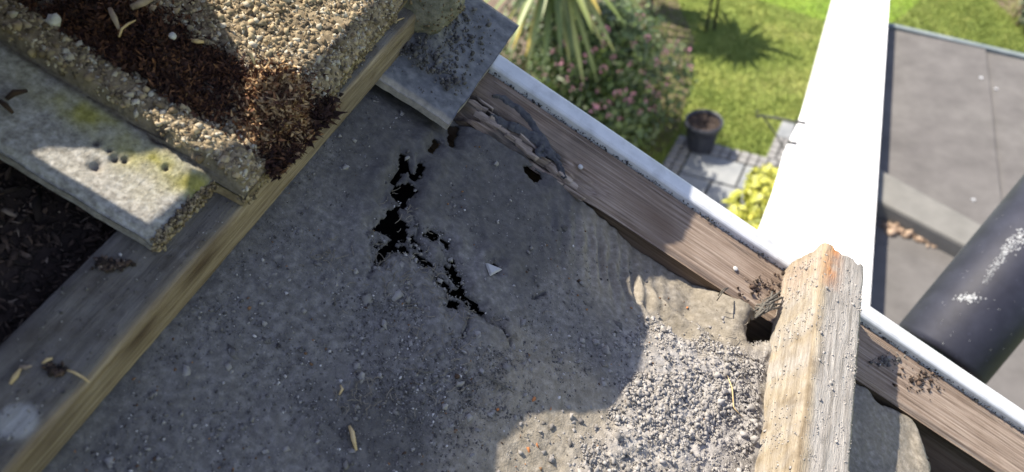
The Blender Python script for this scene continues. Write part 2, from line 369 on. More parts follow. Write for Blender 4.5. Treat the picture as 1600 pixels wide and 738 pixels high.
HOLES += [[(829, 250), (842, 254), (856, 268), (846, 275), (832, 264)], [(1178, 508), (1186, 494), (1206, 484), (1222, 480), (1220, 524), (1180, 529)],
          [(1384, 610), (1396, 624), (1420, 629), (1446, 640), (1462, 668), (1470, 700), (1480, 760), (1490, 900), (1800, 900), (1800, 610)]]
CRACKS = [crop(q, 400, 368, 2.0) for q in [[(690, 245), (740, 285), (775, 310), (785, 350)], [(655, 260), (650, 300), (640, 330)], [(755, 250), (780, 272)]]]
for sl, w in [([(640, 262), (646, 272), (641, 284), (636, 292)], .0010), ([(622, 322), (618, 334), (612, 338)], .0016), ([(636, 350), (646, 366), (648, 380), (656, 392), (662, 408)], .0010), ([(664, 412), (676, 418), (690, 418)], .0009), ([(690, 372), (698, 392), (700, 410), (706, 420)], .0008),
              ([(686, 440), (696, 452), (703, 456)], .0009), ([(712, 462), (706, 470), (704, 478)], .0011), ([(600, 374), (590, 384), (584, 392)], .0009), ([(614, 288), (606, 300), (600, 316)], .0008), ([(716, 188), (712, 204), (714, 216)], .0008), ([(742, 484), (756, 498), (772, 506)], .0006)]:
    a_ = np.array(sl, float); d_ = np.gradient(a_, axis=0); nn_ = np.stack([-d_[:, 1], d_[:, 0]], 1); nn_ /= np.linalg.norm(nn_, axis=1)[:, None]; w_ = w/.00037*.2*np.linspace(1, .5, len(a_))[:, None]
    HOLES.insert(0, [tuple(p) for p in a_+nn_*w_] + [tuple(p) for p in (a_-nn_*w_)[::-1]])
CRACKS += [[(832, 470), (843, 463), (851, 459)], [(604, 405), (580, 420), (572, 436)], [(640, 330), (655, 360), (652, 378)]]

gx = np.concatenate([np.arange(-.42, -.10, .006), np.arange(-.10, .335, .00115), np.arange(.335, .62, .0022)])
gy = np.concatenate([np.arange(-.16, .03, .004), np.arange(.03, .348, .00115)])
X, Y = np.meshgrid(gx, gy, indexing='ij')
Xj = X + (vnoise(X*700, Y*700, 61)-.5)*.0007; Yj = Y + (vnoise(X*700, Y*700, 62)-.5)*.0007
Z = felt_z(Xj, Yj)
hd = np.full(X.shape, 1e9); hin = np.zeros(X.shape, bool)
jx = Xj + .0032*fbm(X*260, Y*260, 71, 4); jy = Yj + .0032*fbm(X*260, Y*260, 72, 4)
for k, h in enumerate(HOLES):
    q = on_roof([p[0] for p in h], [p[1] for p in h]); q2 = [tuple(p[:2]) for p in q]
    lo = q[:, :2].min(0)-.03; hi = q[:, :2].max(0)+.03
    s = (X > lo[0]) & (X < hi[0]) & (Y > lo[1]) & (Y < hi[1])
    i_ = in_poly(jx[s], jy[s], q2)
    if k < len(HOLES)-1: i_ |= seg_dist(jx[s], jy[s], q2, True) < .00001
    hin[s] |= i_
    hd[s] = np.minimum(hd[s], np.where(i_, 0, seg_dist(jx[s], jy[s], q2, True)))
lip = np.exp(-(hd/.0035)**2); swell = np.exp(-((hd-.008)/.006)**2)
Z = Z - .0022*lip + .0016*swell*(.4+vnoise(X*120, Y*120, 77))
for c in CRACKS:
    q = on_roof([p[0] for p in c], [p[1] for p in c])
    d = seg_dist(jx, jy, [tuple(p[:2]) for p in q]); Z = Z - .0035*np.exp(-(d/.0006)**2)
ok = np.zeros(X.shape, bool); ok[:] = ~hin
fc = grid_faces(*X.shape); okf = ok.ravel()
fc = fc[okf[fc].all(1)][:, ::-1]
# wear of the surface: dusty, sandy and crumbled patches
dust = .35+.65*sstep(-.12, .10, fbm(X*22, Y*22, 81, 5) + .07 - .22*sstep(.24, .31, Y)*sstep(.13, .07, X) + .06*sstep(.05, .14, X))
sandy = sstep(.245, .30, Y + .04*fbm(X*30, Y*30, 83, 3))*sstep(.07, .10, X) + sstep(.05, .085, X)*sstep(.245, .215, Y)
rub = heap(X, Y)
V = np.stack([Xj, Yj, Z], -1).reshape(-1, 3)
felt_me = make_mesh('roofing_felt', V, fc, True, dict(dust=dust.ravel(), sandy=np.clip(sandy*(.55+.9*vnoise(X*55, Y*55, 87)), 0, 1).ravel()*.72, rubble=rub.ravel()*.9))
felt = link('roofing_felt', felt_me, M['felt'], None, ROOF)
tag(felt, 'torn grey dusty bitumen felt sagging over the roof with ragged holes', 'roofing felt')
# the layer is a sheet with thickness
sol = felt.modifiers.new('thickness', 'SOLIDIFY'); sol.thickness = .0018; sol.offset = -1

# the loft underneath: near-black colour paints the darkness seen through the holes
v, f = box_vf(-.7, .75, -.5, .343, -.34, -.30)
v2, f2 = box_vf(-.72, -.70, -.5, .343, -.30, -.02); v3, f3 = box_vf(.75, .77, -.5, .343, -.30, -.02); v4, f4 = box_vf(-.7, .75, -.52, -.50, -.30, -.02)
v5, f5 = box_vf(-.69, .31, -.49, .341, -.075, -.06)  # added slab close under the felt, painted near-black to keep the holes dark
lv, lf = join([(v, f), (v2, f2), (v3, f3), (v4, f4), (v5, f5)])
tag(link('loft', make_mesh('loft', lv, lf), M['painted_void'], None, ROOF), kind='structure')

# ---------------------------------------------- loose grit and mortar crumbs on the felt
def fall(px, py, lift=0.0):
    p = on_roof(px, py); p[:, 2] = felt_z(p[:, 0], p[:, 1], False) + lift; return p
def keep(px, py):
    k = np.ones(len(px), bool)
    for h in HOLES: k &= ~in_poly(px, py, h)
    k &= ~((py - 738 > -1.143*(px-80)*1.0) & (px < 0))
    return k
BATTEN_EDGE = lambda px: 738 - 1.215*(px-84)          # lower side of the left batten in the picture
def grit_points(n, weight):
    px = rng.uniform(40, 1215, n*4); py = rng.uniform(120, 750, n*4)
    r = on_roof(px, py)
    k = keep(px, py) & (py > BATTEN_EDGE(px)+4) & (r[:, 1] < .336) & (r[:, 0] < .228) & (rng.random(n*4) < weight(px, py))
    k &= ~((r[:, 1] > .325) & (r[:, 0] < -.012))
    return px[k][:n], py[k][:n]
def blob(px, py, cx, cy, sx, sy): return np.exp(-((px-cx)/sx)**2-((py-cy)/sy)**2)
wt = lambda px, py: np.clip(.16 + .9*blob(px, py, 625, 440, 70, 70) + .8*blob(px, py, 745, 590, 90, 60) + .5*blob(px, py, 680, 600, 170, 120) + .4*blob(px, py, 560, 620, 90, 60) + .7*fbm(px/70, py/70, 91, 3) - .5*blob(px, py, 850, 700, 80, 60) - .5*blob(px, py, 1080, 470, 110, 60), .03, 1)
px, py = grit_points(24000, wt)
pos = fall(px, py, .0002); sz = np.clip(rng.lognormal(math.log(.00031), .55, len(pos)), .00014, .0012)
V, Fa, t = scatter(pos, sz); tag(link('grit', make_mesh('grit', V, Fa, False, dict(tone=t)), M['grit'], None, ROOF), 'fine dark grit scattered over the shaded felt', 'grit', kind='stuff')
px, py = grit_points(320, lambda a, b: np.clip(.25+fbm(a/60, b/60, 95, 3)*1.5, .02, 1))
pos = fall(px, py, .0003); sz = rng.lognormal(math.log(.0006), .4, len(pos))
V, Fa, t = scatter(pos, sz); tag(link('brown_crumbs', make_mesh('brown_crumbs', V, Fa, False, dict(tone=t)), M['brown_grit'], None, ROOF), 'brown crumbs and bits of leaf over the felt', 'crumbs', kind='stuff')
# mortar rubble heap
def heap_points(n):
    px = rng.uniform(820, 1220, n*6); py = rng.uniform(490, 770, n*6)
    r = on_roof(px, py); w = heap(r[:, 0], r[:, 1])
    k = keep(px, py) & (r[:, 0] < .229) & (rng.random(n*6) < w**1.5*np.clip(.38+2.8*fbm(px/38, py/38, 97, 4), .05, 1))
    return px[k][:n], py[k][:n]
px, py = heap_points(30000)
pos = fall(px, py, .0002); sz = np.clip(rng.lognormal(math.log(.00028), .68, len(pos)), .00014, .0016); pos[:, 2] += sz*.25
nearb = sstep(.185, .222, pos[:, 0]); tc_ = rng.random(len(pos))*.42+.34-.14*nearb; tc_[rng.random(len(pos)) < .06+.08*nearb] = .03
V, Fa, t = scatter(pos, sz, col=tc_); tag(link('mortar_crumbs', make_mesh('mortar_crumbs', V, Fa, False, dict(tone=np.clip(t, 0, 1))), M['crumb'], None, ROOF), 'pale crumbled mortar heaped on the sunlit felt', 'mortar', kind='stuff')
SHARDS = []
for _ in range(14):
    b_ = np.array([(x, y, z) for x in (-1, 1) for y in (-1, 1) for z in (-1, 1)], float)*np.array([1, .75, .38]) + rng.normal(0, .27, (8, 3)); SHARDS.append(b_)
SH_F = np.array([(0, 1, 3), (0, 3, 2), (4, 6, 7), (4, 7, 5), (0, 4, 5), (0, 5, 1), (2, 3, 7), (2, 7, 6), (0, 2, 6), (0, 6, 4), (1, 5, 7), (1, 7, 3)])
px, py = heap_points(14000); pos = fall(px, py, .0002); sz = np.clip(rng.lognormal(math.log(.00034), .66, len(pos)), .00015, .0019); pos[:, 2] += sz*.3
V, Fa, t = scatter(pos, sz, SHARDS, SH_F, yaw_rot(len(pos), .5)); tag(link('mortar_flakes', make_mesh('mortar_flakes', V, Fa, False, dict(tone=np.clip(t*.5+.15, 0, 1))), M['crumb'], None, ROOF), 'angular flakes of broken mortar among the pale crumbs', 'mortar', kind='stuff')
px, py = grit_points(1500, lambda a, b: np.clip(.1 + .9*blob(a, b, 625, 430, 70, 60) + .8*blob(a, b, 740, 585, 80, 60) + .6*blob(a, b, 960, 540, 50, 50) + .8*blob(a, b, 830, 680, 60, 50)+.4*fbm(a/50, b/50, 98, 3), .02, 1))
pos = fall(px, py, .0002); sz = np.clip(rng.lognormal(math.log(.0007), .55, len(pos)), .0003, .0026)
V, Fa, t = scatter(pos, sz, SHARDS, SH_F, yaw_rot(len(pos), .4)); tag(link('felt_flakes', make_mesh('felt_flakes', V, Fa, False, dict(tone=np.clip(t*.5+.02, 0, 1))), M['crumb'], None, ROOF), 'dusty flakes and chips gathered in patches on the felt', 'flakes', kind='stuff')
# the larger lumps, one by one
LUMPS = []
for k in range(4):
    nv = ICO2_V*(1 + .24*rng.normal(size=(len(ICO2_V), 1)))*np.array([1, .78, .6])
    LUMPS.append(make_mesh('mortar_lump', nv, ICO2_F, False, dict(tone=np.full(len(nv), (.5, .62, .72, .45)[k]))))
    LUMPS[-1].materials.append(M['crumb'])
def put(name, me, mat, px, py, size, label, cat, group=None, rot=None, lift=.3):
    o = bpy.data.objects.new(name, me); C.objects.link(o)
    if mat is not None and not me.materials: me.materials.append(mat)
    p = fall(np.array([px]), np.array([py]))[0]
    e = rot or tuple(rng.uniform(0, 6.28, 3))
    s = size if hasattr(size, '__len__') else (size,)*3
    o.matrix_world = ROOF@Matrix.Translation((p[0], p[1], p[2]+lift*min(s)))@Matrix.LocRotScale(None, __import__('mathutils').Euler(e), Vector(s))
    return tag(o, label, cat, group)
px, py = heap_points(70)
pos = fall(px, py, .0006); V, Fa, t = scatter(pos, rng.lognormal(math.log(.0011), .3, len(pos)), [ICO2_V*(1+.24*rng.normal(size=(42, 1)))*np.array([1, .78, .6]) for _ in range(10)], ICO2_F)
tag(link('mortar_chunks', make_mesh('mortar_chunks', V, Fa, False, dict(tone=np.clip(t*.5+.3, 0, 1))), M['crumb'], None, ROOF), 'coarse mortar chunks among the pale crumbs', 'mortar', kind='stuff')
for a, b, sz_, lab in [(1050, 512, .0040, 'pale mortar lump at the top of the rubble just under the felt fold'), (1035, 520, .0028, 'small pale lump at the top left of the rubble under the felt fold'), (1116, 588, .0042, 'rounded mortar lump left of the batten, in the row of three'), (1148, 602, .0040, 'grey mortar lump beside the batten with a dark gap under it'), (1168, 640, .0038, 'pale lump touching the sunlit batten, halfway down'),
                       (1172, 690, .0046, 'large dirty lump against the foot of the sunlit batten'), (1010, 600, .0032, 'pale lump in the middle of the sunlit rubble'), (962, 655, .0030, 'mortar lump at the left fringe of the rubble'), (890, 652, .0028, 'white lump alone on the sandy felt under the rounded shadow'), (1085, 575, .0034, 'pale lump left of the dry grass stem')]:
    put('mortar_lump', LUMPS[rng.integers(0, 4)], None, a, b, sz_*.68, lab, 'mortar lump')
for a, b, sz_, lab in [(555, 575, .0022, 'grey chip above the short bright yellow stalk'), (562, 592, .0026, 'largest grey chip left of the middle debris patch'), (598, 510, .0024, 'pale round chip below the left debris heap under the holes'), (711, 606, .0026, 'grey chip inside the middle debris patch, below the twig'), (720, 585, .0020, 'small chip inside the middle debris patch, above the twig'),
                       (637, 246, .0018, 'little chip at the top end of the torn slit'), (780, 250, .0020, 'bluish chip on the dark smooth felt near the rotten board'), (945, 548, .0034, 'largest chip in the shade at the tip of the rounded shadow'), (930, 535, .0024, 'smaller chip left of the largest one at the tip of the rounded shadow'), (590, 591, .0018, 'tiny chip beside the curved stem'), (540, 262, .0020, 'chip lying alone below the left batten near its upper end'), (690, 640, .0022, 'chip lying alone below the middle debris patch')]:
    put('stone_chip', LUMPS[rng.integers(0, 4)], None, a, b, sz_, lab, 'stone chip')
# singular bits
chip = make_mesh('triangular_chip', np.array([(-1, -.8, 0), (1, -.7, .05), (.25, 1.2, .1), (-.8, -.6, .32), (.75, -.5, .36), (.2, .9, .34)])*1.0, [(2, 1, 0), (3, 4, 5), (0, 1, 4, 3), (1, 2, 5, 4), (2, 0, 3, 5)])
put('triangular_chip', chip, M['pale_chip'], 765, 427, .0043, 'pale triangular stone chip tilted over a small hole in the felt', 'stone chip', rot=(.15, -.1, -.9), lift=.4)
shard = make_mesh('terracotta_shard', STONES[2], ICO_F); shard.materials.append(M['orange_chip'])
for a, b, s, lab in [(775, 643, (.0022, .0014, .0010), 'orange shard at the tip of the shadow near the bottom'), (838, 698, (.0012, .0034, .0012), 'long tan shard standing out on the sandy felt at the bottom'), (832, 626, (.0020, .0018, .001), 'orange shard just below the rounded shadow'),
                     (1095, 466, (.0018, .0014, .0008), 'orange speck on the sandy felt fold below the timber board'), (1110, 668, (.0024, .0018, .0014), 'rusty shard at the edge of the rubble beside the sunlit batten'), (823, 704, (.0022, .0014, .001), 'orange flake beside the long tan shard at the bottom'),
                     (685, 400, (.0018, .0016, .001), 'orange crumb right of the dark torn holes'), (858, 640, (.002, .0012, .001), 'orange flake on the sunlit edge of the rubble heap')]:
    put('terracotta_shard', shard, None, a, b, s, lab, 'terracotta shard')
def stick(name, pts, r, label, mat, lift=.0012, cat='twig'):
    p = fall(np.array([q[0] for q in pts], float), np.array([q[1] for q in pts], float), lift)
    p[:, 2] += np.array([0]+[rng.uniform(0, .0015) for _ in pts[1:-1]]+[0])
    base = p[0].copy(); v, f = tube(p-base, [r*.6]+[r]*(len(p)-2)+[r*.5], 6)
    o = link(name, make_mesh(name, v, f, True), mat, None, ROOF@Matrix.Translation(base)); return tag(o, label, cat)
stick('straw_stalk', [(544, 668), (548, 678), (549, 690), (555, 706)], .0011, 'yellow straw stalk lying on the shaded felt near the bottom', M['straw'], cat='straw')
stick('grass_stem', [(1133, 590), (1137, 610), (1140, 640), (1155, 655)], .0004, 'thin dry grass stem lying over the sunlit rubble', M['straw'], cat='stem')
stick('dry_twig', [(742, 590), (760, 598), (785, 612), (798, 618)], .0005, 'thin grey twig among debris in the middle of the shaded felt', M['fibre'])
stick('curved_stem', [(640, 575), (648, 585), (660, 590), (672, 588)], .0004, 'thin curved stem on shaded felt left of the debris patch', M['fibre'], cat='stem')
stick('yellow_stalk', [(528, 620), (532, 612), (530, 605)], .0007, 'short bright yellow stalk left of the straw stalk', M['straw'], cat='straw')
# thin roots and hair-like bits
lst = []
for cx, cy, s, n in [(625, 440, 60, 60), (735, 590, 90, 90), (565, 620, 40, 30), (690, 500, 60, 40), (1150, 560, 40, 20), (640, 340, 30, 14), (505, 400, 30, 18)]:
    for _ in range(n):
        x = rng.normal(cx, s*.6); y = rng.normal(cy, s*.5); a = rng.uniform(0, 6.28); l = rng.uniform(6, 20); b = rng.normal(0, .8)
        q = [(x+l*t*math.cos(a+b*t), y+l*t*math.sin(a+b*t)) for t in (0, .35, .7, 1)]
        p = fall(np.array([i[0] for i in q]), np.array([i[1] for i in q]), .0010); p[:, 2] += rng.uniform(0, .0015, 4)
        if p[0, 0] < .225 and p[0, 1] < .335: lst.append(tube(p, .00018, 4, False))
v, f = join(lst); tag(link('rootlets', make_mesh('rootlets', v, f), material('dry rootlets', [(.3, (.10, .085, .065)), (.7, (.24, .21, .17))], 90, .9), None, ROOF), 'thin dry rootlets and fibres strewn over the felt', 'rootlets', kind='stuff')

# ---------------------------------------------- battens
def batten(name, x0, x1, y0, y1, z0, z1, mat, attrs_fn, disp, label, ragged=.003, wane=0.0):
    """a sawn batten: gridded round its section so that it can be worn and chipped"""
    ny = int((y1-y0)/.0016); prof = []
    k = 16
    for i in range(k): prof.append((x0, z0+(z1-z0)*i/k, 0))
    for i in range(k): prof.append((x0+(x1-x0)*i/k, z1, 1))
    for i in range(k): prof.append((x1, z1-(z1-z0)*i/k, 2))
    for i in range(4): prof.append((x1-(x1-x0)*i/4, z0, 3))
    prof = np.array(prof); m = len(prof)
    yy = np.linspace(y0, y1, ny)
    Xp = np.repeat(prof[None, :, 0], ny, 0); Zp = np.repeat(prof[None, :, 1], ny, 0); Yp = np.repeat(yy[:, None], m, 1)
    cx, cz = (x0+x1)/2, (z0+z1)/2
    # eased corners
    dx = (Xp-cx)/((x1-x0)/2); dz = (Zp-cz)/((z1-z0)/2)
    rad = np.maximum(0, np.abs(dx)+np.abs(dz)-1.80)
    Xp = Xp - np.sign(dx)*rad*.0045; Zp = Zp - np.sign(dz)*rad*.0045
    Xp = Xp + wane*np.where(dx > .99, (1-dz)*.5, 0)
    u = np.repeat((np.arange(m)*.0022)[None], ny, 0)
    d = disp(u, Yp, prof)
    nx = np.where(prof[:, 2] == 0, -1, np.where(prof[:, 2] == 2, 1, 0)); nz = np.where(prof[:, 2] == 1, 1, 0)
    Xp = Xp + d*nx; Zp = Zp + d*nz
    e = ragged*(fbm(u[-1]*160, u[-1]*0+3.3, 101, 3)*2)
    Yp[-6:] += e*np.linspace(0, 1, 6)[:, None]
    V = np.stack([Xp, Yp, Zp], -1)
    faces = []
    idx = np.arange(ny*m).reshape(ny, m)
    a = idx[:-1]; b = idx[1:]
    q = np.stack([a, b, np.roll(b, -1, 1), np.roll(a, -1, 1)], -1).reshape(-1, 4)
    V = V.reshape(-1, 3); at_ = {k_: val.ravel() for k_, val in attrs_fn(Xp, Yp, Zp, prof).items()}
    c0 = len(V); V = np.vstack([V, [[cx, y1-ragged*.4, cz]], [[cx, y0, cz]]])
    for k_ in at_: at_[k_] = np.append(at_[k_], [at_[k_][-1], 0])
    tri = [(idx[-1, j], c0, c0, idx[-1, (j+1) % m]) for j in range(m)]
    me = bpy.data.meshes.new(name)
    fl = [tuple(r) for r in q] + [(int(idx[-1, (j+1) % m]), int(idx[-1, j]), c0) for j in range(m)] + [(int(idx[0, j]), int(idx[0, (j+1) % m]), c0+1) for j in range(m)]
    me.from_pydata([tuple(map(float, p)) for p in V], [], fl)
    for k_, val in at_.items():
        aa = me.attributes.new(k_, 'FLOAT', 'POINT'); aa.data.foreach_set('value', np.asarray(val, np.float32))
    import bmesh
    bm = bmesh.new(); bm.from_mesh(me); bmesh.ops.recalc_face_normals(bm, faces=bm.faces); bm.to_mesh(me); bm.free()
    me.polygons.foreach_set('use_smooth', np.ones(len(me.polygons), bool))
    o = link(name, me, mat, None, ROOF, (cx, y1, z0)); return tag(o, label, 'timber batten')
def att_left(Xp, Yp, Zp, prof):
    side = np.repeat((prof[None, :, 2] == 2), len(Xp), 0)*1.0
    near = sstep(-.0750, -.0705, Xp+.003*fbm(Xp*200, Yp*40, 112, 3))*(Zp > .02)
    n = fbm(Xp*90, Yp*14, 111, 3)
    sap = np.clip(side*(.85+n*1.2) + near*sstep(.05, .2, n+.16)*.8*sstep(.2, .12, Yp), 0, 1)
    kn = np.exp(-((Yp-.115)/.012)**2-((Zp-.018)/.006)**2)*side + np.exp(-((Yp-.155)/.014)**2-((Zp-.02)/.005)**2)*side + np.exp(-((Yp-.27)/.012)**2-((Zp-.016)/.004)**2)*side + np.exp(-((Yp-.315)/.005)**2-((Zp-.014)/.003)**2)*side \
        + side*.6*np.exp(-((Yp-.065)/.02)**2)*(Zp > .014)
    pale = sstep(1.25, .7, np.hypot((Xp+.0800)/.0062, (Yp-.0655)/.0062)+.5*n)*(Zp > .02)
    return dict(sap=sap, knot=np.clip(kn*(.8+n), 0, 1)*.9, pale=np.clip(pale, 0, 1)*.8)
batten('roof_batten', -.1035, -.0703, -.14, .371, .001, .026, M['batten_dark'], att_left,
       lambda u, y, p: .0006*fbm(u*220, y*7, 113, 3)+.0006*fbm(u*600, y*60, 114, 3)+.0004*fbm(u*1400, y*300, 115, 3),
       'weathered grey batten with yellow sawn edge running up under the concrete tile', .002, .0042)
def att_right(Xp, Yp, Zp, prof):
    top = np.repeat((prof[None, :, 2] == 1), len(Xp), 0)*1.0; side = np.repeat((prof[None, :, 2] == 0), len(Xp), 0)*1.0
    n = fbm(Xp*120, Yp*60, 121, 4); n2 = fbm(Xp*300+Zp*300, Yp*200, 122, 3)
    cr = np.clip(top*sstep(.2349, .243, Xp+.008*n)*1.1 + side*np.clip(.45+2.0*n+1.2*n2, 0, .9), 0, 1)
    ru = sstep(.355, .382, Yp+.03*n)*(np.exp(-((Xp-.241)/.006)**2)*top+.14*side)*np.clip(.75+n*1.8+n2, 0, 1)
    return dict(crust=cr, rust=np.clip(ru, 0, 1))
rb_disp = lambda u, y, p: .0007*fbm(u*160, y*12, 123, 3)+.0014*fbm(u*300, y*200, 124, 4)
right = batten('roof_batten', .2325, .2675, -.05, .398, -.009, .0355, M['batten_light'], att_right, rb_disp,
       'sunlit tan batten crusted with mortar, standing at the right with a rusty broken end', .007)
# mortar crumbs stuck to it (part of the batten)
n = 6500
yy = rng.uniform(.12, .392, n); xx = rng.uniform(.2335, .2665, n); zz = .0353+np.zeros(n)
sidep = rng.random(n) < .33
zz[sidep] = rng.uniform(.002, .034, sidep.sum()); xx[sidep] = .2322
k = rng.random(n) < np.clip(.2+2.6*fbm(xx*120, yy*80, 127, 3)+.5*sstep(.245, .26, xx), 0, 1)
P = np.stack([xx, yy, zz], -1)[k]; sz = np.clip(rng.lognormal(math.log(.00036), .55, len(P)), .00018, .0019)
V, Fa, t = scatter(P-np.array((.25, .398, -.009)), sz)
part('mortar_crust', make_mesh('mortar_crust', V, Fa, False, dict(tone=np.clip(t*.4+.3, 0, 1))), M['crumb'], right, 'stuff')

# ---------------------------------------------- barge board, rotten at its upper end
BX0, BX1 = -.55, .95
def board_top():
    xs = np.concatenate([np.arange(BX0, -.06, .006), np.arange(-.06, .11, .0011), np.arange(.11, .62, .0025), np.arange(.62, BX1, .01)])
    ys = np.concatenate([np.arange(.348, .380, .0010), np.arange(.380, .3962, .0022)])
    A, B = np.meshgrid(xs, ys, indexing='ij')
    z = -.004 + .0016*fbm(A*9, B*420, 131, 3) + .0010*fbm(A*22, B*900, 132, 3)
    rotw = sstep(-.05, -.02, A)*sstep(.100, .045, A)
    band = sstep(.374, .366, B + .0022*A/.05 + .004*fbm(A*70, B*10, 133, 3))*rotw
    pit = np.clip(band*(.5+1.6*vnoise(A*110, B*260, 134)), 0, 1.6)
    z = z - .0055*pit*np.clip(sstep(.35, .65, vnoise(A*55, B*220, 135))+.25, 0, 1)
    low = .003*sstep(.351, .348, B)
    z -= low
    rot = np.clip(band*sstep(.30, .62, fbm(A*60, B*160, 136, 3)+.42)*.9 + rotw*.4*sstep(-.01, .12, fbm(A*40, B*60, 137, 3)), 0, 1)
    brown = np.exp(-((A-.135)/.02)**2-((B-.366)/.012)**2)*.8 + sstep(.02, -.04, A)*.4
    return A, B, z, rot, brown
A, B, z, rot, brown = board_top()
V = np.stack([A, B, z], -1).reshape(-1, 3); fc = grid_faces(*A.shape)[:, ::-1]
nu, nv = A.shape; idx = np.arange(nu*nv).reshape(nu, nv)
skirt = []; V2 = []; o0 = len(V)
levels = np.linspace(0, 1, 6)
# inner face, gridded in depth for the grain
inner = np.stack([A[:, 0], B[:, 0], z[:, 0]], -1)
cols = []
for li, t in enumerate(np.linspace(0, 1, 14)[1:]):
    p = inner.copy(); p[:, 2] = inner[:, 2]*(1-t) + (-.20)*t
    p[:, 1] += .0012*fbm(p[:, 0]*8, p[:, 2]*300, 141, 3)
    cols.append(p)
cols = np.array(cols)            # (13, nu, 3)
allv = [V]; start = [idx[:, 0]]; off = len(V)
fs = [fc]
for li in range(len(cols)):
    allv.append(cols[li]); cur = np.arange(off, off+nu); prev = start[-1]
    fs.append(np.stack([prev[:-1], prev[1:], cur[1:], cur[:-1]], 1)); start.append(cur); off += nu
outer = np.stack([A[:, -1], B[:, -1], z[:, -1]*0-.20], -1); allv.append(outer); cur = np.arange(off, off+nu)
fs.append(np.stack([idx[1:, -1], idx[:-1, -1], cur[:-1], cur[1:]], 1))
V = np.vstack(allv); fc = np.vstack(fs)
pad = len(V)-nu*nv
tim = make_mesh('timber', V, fc, True, dict(rot=np.append(rot.ravel(), np.zeros(pad)), brown=np.append(np.clip(brown, 0, 1).ravel(), np.full(pad, .72))))
bb = empty('barge_board', (.1, .37, -.2), ROOF); tag(bb, 'weathered timber barge board along the roof edge, rotten and split at its upper end', 'timber board')
tim.transform(Matrix.Translation((-.1, -.37, .2))); part('timber', tim, M['board'], bb)
# broken splinters of pale wood along the rotten inner edge
SP = [(742, 160), (752, 168), (764, 180), (776, 192), (786, 201), (797, 210), (808, 218), (819, 226), (829, 236), (840, 244), (852, 252), (866, 262), (880, 276), (892, 288), (760, 160), (784, 186), (835, 222), (872, 280), (902, 298)]
for i, (a, b) in enumerate(SP):
    p = on_roof(a, b, -.004); p[:2] += rng.normal(0, .0012, 2); L_ = rng.uniform(.0042, .0085); W_ = rng.uniform(.0010, .0023); H_ = rng.uniform(-.0012, .0002)
    v, f = box_vf(-L_, L_, -W_, W_, -.004, H_)
    v = np.array(v); v += rng.normal(0, .0008, v.shape); v[:, 0] += rng.normal(0, .0018, 8)
    me = bevelled(v, f, .0004, 1)
    me.transform(Matrix.Translation((p[0]-.1, p[1]-.37, -.004+.2))@Matrix.Rotation(rng.normal(-.05, .12), 4, 'Z')@Matrix.Rotation(rng.normal(0, .12), 4, 'Y'))
    part('splinter', me, M['splinter'], bb)
# strips of old sealant lying in the rot
def ribbon(pts, w, h):
    p = on_roof([q[0] for q in pts], [q[1] for q in pts], -.001)
    n = 90; t = np.linspace(0, len(p)-1, n); q = np.stack([np.interp(t, np.arange(len(p)), p[:, k]) for k in range(3)], -1)
    q[:, 2] = -.0034 + .0010*fbm(t*3, t*0, 151, 2); q[:, 1] += .0025*fbm(t*2.2, t*0+7, 152, 3)
    tg = np.gradient(q, axis=0); sd = np.stack([-tg[:, 1], tg[:, 0], tg[:, 0]*0], 1); sd /= np.linalg.norm(sd, axis=1)[:, None]
    taper = np.sin(np.clip(np.linspace(.04, .97, n), 0, 1)*math.pi)**.35; V = []
    wa = w*taper*(.45+1.1*vnoise(t*1.7, t*0+3, 153)+.35*vnoise(t*6, t*0+3, 154)); wb = w*taper*(.45+1.1*vnoise(t*1.9, t*0+9, 155)+.35*vnoise(t*7, t*0+3, 156))
    base = np.array((.1, .37, -.2)); cs = np.linspace(-1, 1, 9)
    for i_ in range(n):
        for c in cs:
            o_ = (wa[i_] if c < 0 else wb[i_])*c; hh = h*(1-abs(c)**3)*(.6+.8*float(vnoise(np.array(t[i_]*3), np.array(c*2.+5), 157)))
            V.append(q[i_]+sd[i_]*o_+np.array((0, 0, hh-.0006))-base)
    return V, grid_faces(n, 9)
for pts, w in [([(772, 146), (790, 150), (812, 165), (832, 185), (848, 208), (862, 232), (878, 246)], .0023), ([(768, 176), (782, 184), (800, 193), (818, 199), (836, 208), (850, 222), (866, 240), (880, 256)], .0032), ([(848, 224), (846, 234), (856, 242)], .0028), ([(870, 246), (880, 262), (886, 276)], .0018)]:
    v, f = ribbon(pts, w*1.1, .0019); part('sealant_strip', make_mesh('sealant_strip', v, f, True), M['bitumen'], bb)
# nail heads, flakes and dirt on the board
v, f = lathe([(.0018, 0), (.0018, .0008), (.0012, .0012), (.0001, .0013)], 12)
for a, b in [(1148, 421), (906, 262), (1403, 562)]:
    p = on_roof(a, b, -.004); me = make_mesh('nail_head', v, f, True); me.transform(Matrix.Translation((p[0]-.1, p[1]-.37, .1965)))
    part('nail_head', me, M['pale_chip'] if a != 1403 else M['soot'], bb)
